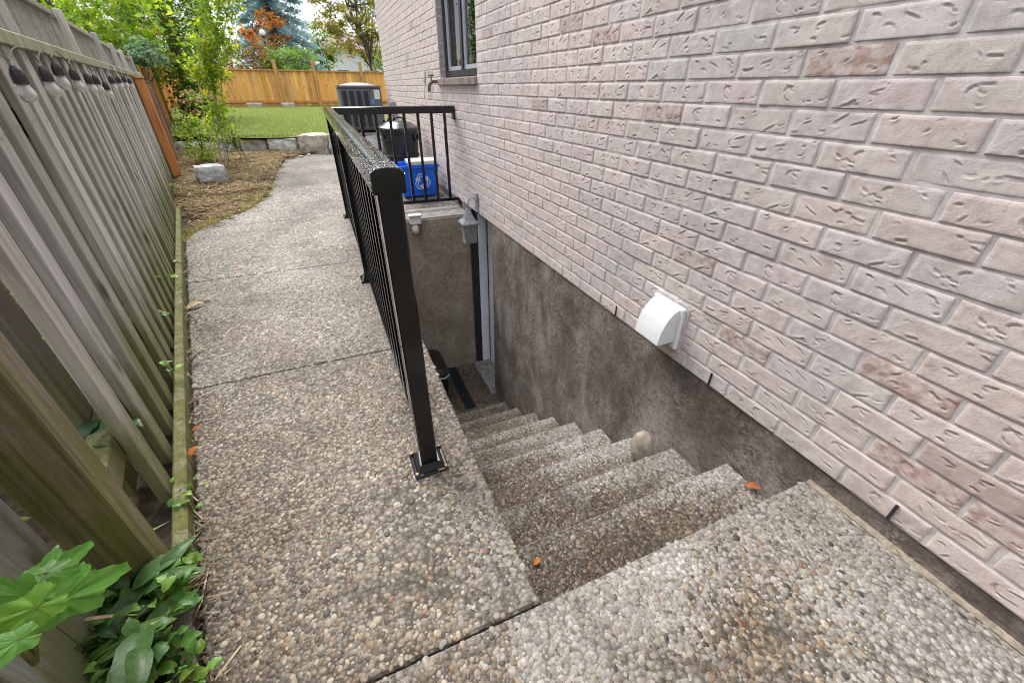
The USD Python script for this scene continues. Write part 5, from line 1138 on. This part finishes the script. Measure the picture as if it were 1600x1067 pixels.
clump_plant('dead_leaves', 'withered tan strap leaves lying among the corner plants', ds, M_dry, lambda L_, W_, d, i: blade_leaf(L_, W_, strap, 8, .3, d, .1, i), cat_='dead leaves')
# small toothed weeds along the edging
def weed(name, label, spots, seed, pal, size=.03, n=9, spread=.045):
    rr_ = np.random.default_rng(seed); p0 = spots[0]; t, o = thing(name, label, 'weed', p0)
    for p in spots:
        for k in range(n):
            V, F = blade_leaf(1.0, .72, lambda x: max(.03, math.sin(math.pi * x ** .8)) * (1 - .12 * (int(x * 20) % 2)), 9, .25, .3, .05, k); q = p + np.array([rr_.normal(0, spread), rr_.normal(0, spread), rr_.uniform(.01, .05)])
            put('leaf', (place(V, q, rr_.uniform(-3.1, 3.1), rr_.uniform(-.1, .6), rr_.normal(0, .3), size * rr_.uniform(.7, 1.4)), F), M_bigleaf, t, o, smooth=True, tint=np.tile(pick(pal, 1, rr_)[0], (len(V), 1)))
        put('stem', tube([p + [0, 0, -.03], p + [.005, 0, .02], p + [rr_.normal(0, .02), rr_.normal(0, .02), .045]], .0016, 4), M_leaf, t, o, tint=np.array([.15, .14, .05]))
WP = [(.11, .26, .04), (.16, .32, .05), (.22, .37, .06)]
weed('nettle_weed', 'small bright green toothed weed growing over the grey kerb', [on_z(283, 895, .05), on_z(272, 925, .04), on_z(292, 915, .04)], 1, WP, .038, 9, .02)
weed('low_weed', 'mat of small toothed green leaves between the oval leaves and the grey kerb', [on_z(rr.uniform(165, 272), rr.uniform(885, 1062), rr.uniform(.03, .10)) for _ in range(16)], 21, [(.08, .2, .035), (.12, .27, .045), (.17, .33, .06), (.06, .15, .03)], .034, 9, .03)
weed('dark_low_weed', 'mat of dark small leaves in the near corner under the strap leaves', [on_z(rr.uniform(0, 170), rr.uniform(985, 1066), rr.uniform(.02, .07)) for _ in range(14)], 22, [(.05, .12, .025), (.08, .17, .035)], .036, 9, .035)
weed('corner_weed', 'small green weed at the near end of the walkway edge', [on_z(305, 1045, .0), on_z(318, 1060, .0)], 2, WP, .032, 7, .02)
weed('gap_weed', 'small green weed between the timber edging and the walkway', [on_z(297, 795, .02), on_z(300, 770, .01)], 3, WP, .024, 6, .018)
weed('fence_weed', 'leafy weed poking out between the fence boards and the timber', [on_off(262, 445, .02), on_off(266, 500, .02), on_off(268, 585, .02)], 4, WP + [(.2, .25, .04)], .04, 4, .02)
weed('far_weed', 'small green weed beside the walkway half way along the fence', [on_z(293, 465, .01), on_z(292, 415, .01)], 5, WP, .03, 5, .02)
weed('dark_corner_weed', 'dark toothed leaves in the shade behind the mossy post', [on_off(190, 690, -.06), on_off(175, 700, -.05)], 6, [(.06, .13, .05), (.08, .16, .06)], .05, 6, .02)
# pale grass clump at the far fence foot
gp = []
for k in range(9): gp.append((on_z(268, 300, .08) + [rr.normal(0, .02), rr.normal(0, .04), 0], rr.uniform(-2.5, .6), 1.0, rr.uniform(.16, .28), .014, (.25, .33, .08) if k % 2 else (.16, .27, .05), 1.0))
clump_plant('grass_clump', 'pale green grass clump at the foot of the fence beside the mulched bed', gp, M_bigleaf, lambda L_, W_, d, i: blade_leaf(L_, W_, strap, 9, .3, d, 0, i), cat_='grass clump', parts='blade')
# dead twig and litter strip between edging and walkway
tw, two = thing('broken_twig', 'broken brown twig standing in front of the mossy post', 'twig', on_z(195, 905, .1))
b0 = on_z(200, 912, .08); put('stick', cat([tube([b0, b0 + [-.012, .015, .03], b0 + [-.022, .02, .06]], [.006, .006, .004], 6), tube([b0 + [-.012, .015, .03], b0 + [.03, .03, .035]], [.003, .0015], 5), tube([b0 + [-.005, .005, .01], b0 + [-.04, 0, .01], b0 + [-.06, -.02, -.01]], [.003, .002, .001], 5)]), M_bark, tw, two, smooth=True)
n = 110; s = rr.uniform(-.9, 5.5, n); pts = FP + np.outer(s, FD) + np.outer(.068 + rr.normal(0, .012, n), FN); pts[:, 2] = .0 + rr.uniform(-.01, .008, n)
prot = [straws(5, .02, [(.34, .29, .21), (.22, .18, .13), (.13, .1, .075)]) for _ in range(6)]
scatter('edge_litter', prot, pts, rr.uniform(.5, 1.0, n), M_dry, kind='stuff', label='straw and leaf bits in the gap between edging and walkway', cat='litter')
n = 500; s = rr.uniform(-1.3, -.05, n); pts = FP + np.outer(s, FD) + np.outer(rr.uniform(-.1, .06, n), FN); pts[:, 2] = rr.uniform(.0, .05, n)
V, F, C = leaf_cloud(pts, .8, .035, pick([(.06, .13, .03), (.1, .18, .04), (.12, .08, .04), (.2, .14, .07)], n, rr), rr); tag(put('ground_cover', (V, F), M_leaf, tint=C), 'low leafy ground cover under the corner plants', 'ground cover', kind='stuff')
# fallen leaves
def fallen(u, v, z, s_, hd, col, lab):
    p = on_z(u, v, z) + [0, 0, .006]; V, F = blade_leaf(1, .55, oval, 8, .4, .1, .08, int(u)); tag(put('fallen_leaf', (place(V, p, hd, .05, .1, s_), F), M_dry, smooth=True, tint=np.array(col)), lab, 'leaf')
fallen(1188, 765, -.17, .06, 2.6, (.42, .13, .05), 'red brown fallen leaf on the step against the foundation wall')
fallen(1200, 768, -.17, .05, .2, (.55, .33, .17), 'tan curled leaf beside the red leaf on the step')
fallen(834, 884, -.17, .028, .4, (.6, .2, .03), 'tiny orange leaf on the left end of a step')
fallen(292, 484, 0, .09, .35, (.55, .42, .24), 'large tan leaf on the walkway edge beside the fence')
fallen(318, 470, 0, .05, -.2, (.5, .4, .25), 'small tan leaf on the walkway just beyond the large tan leaf')
fallen(298, 715, 0.02, .045, 1.3, (.4, .13, .05), 'rust red leaf upright in the gap by the timber edging')
fallen(372, 422, 0, .03, .5, (.5, .2, .08), 'small orange leaf on the walkway')
fallen(300, 676, .02, .035, .5, (.4, .14, .06), 'curled red leaf beside the timber edging')
sm = [on_z(455 + 7 * k + rr.normal(0, 2), 243 + rr.normal(0, 1.5), .12) for k in range(5)]
for k, p in enumerate(sm):
    s = trimesh.creation.icosphere(2, 1); s.vertices = s.vertices * [.045, .03, .022] * (1 + .3 * (meshkit.fbm(s.vertices + k, 2, k) - .5)[:, None]); s = xf(s, rr.uniform(0, 3), p + [0, 0, .012]); tag(put('white_stone', s, M_rock, smooth=True), ['leftmost', 'second from the left', 'middle', 'second from the right', 'rightmost'][k] + ' of five small white stones where the path ends', 'stone', 'small white stones at the path end')
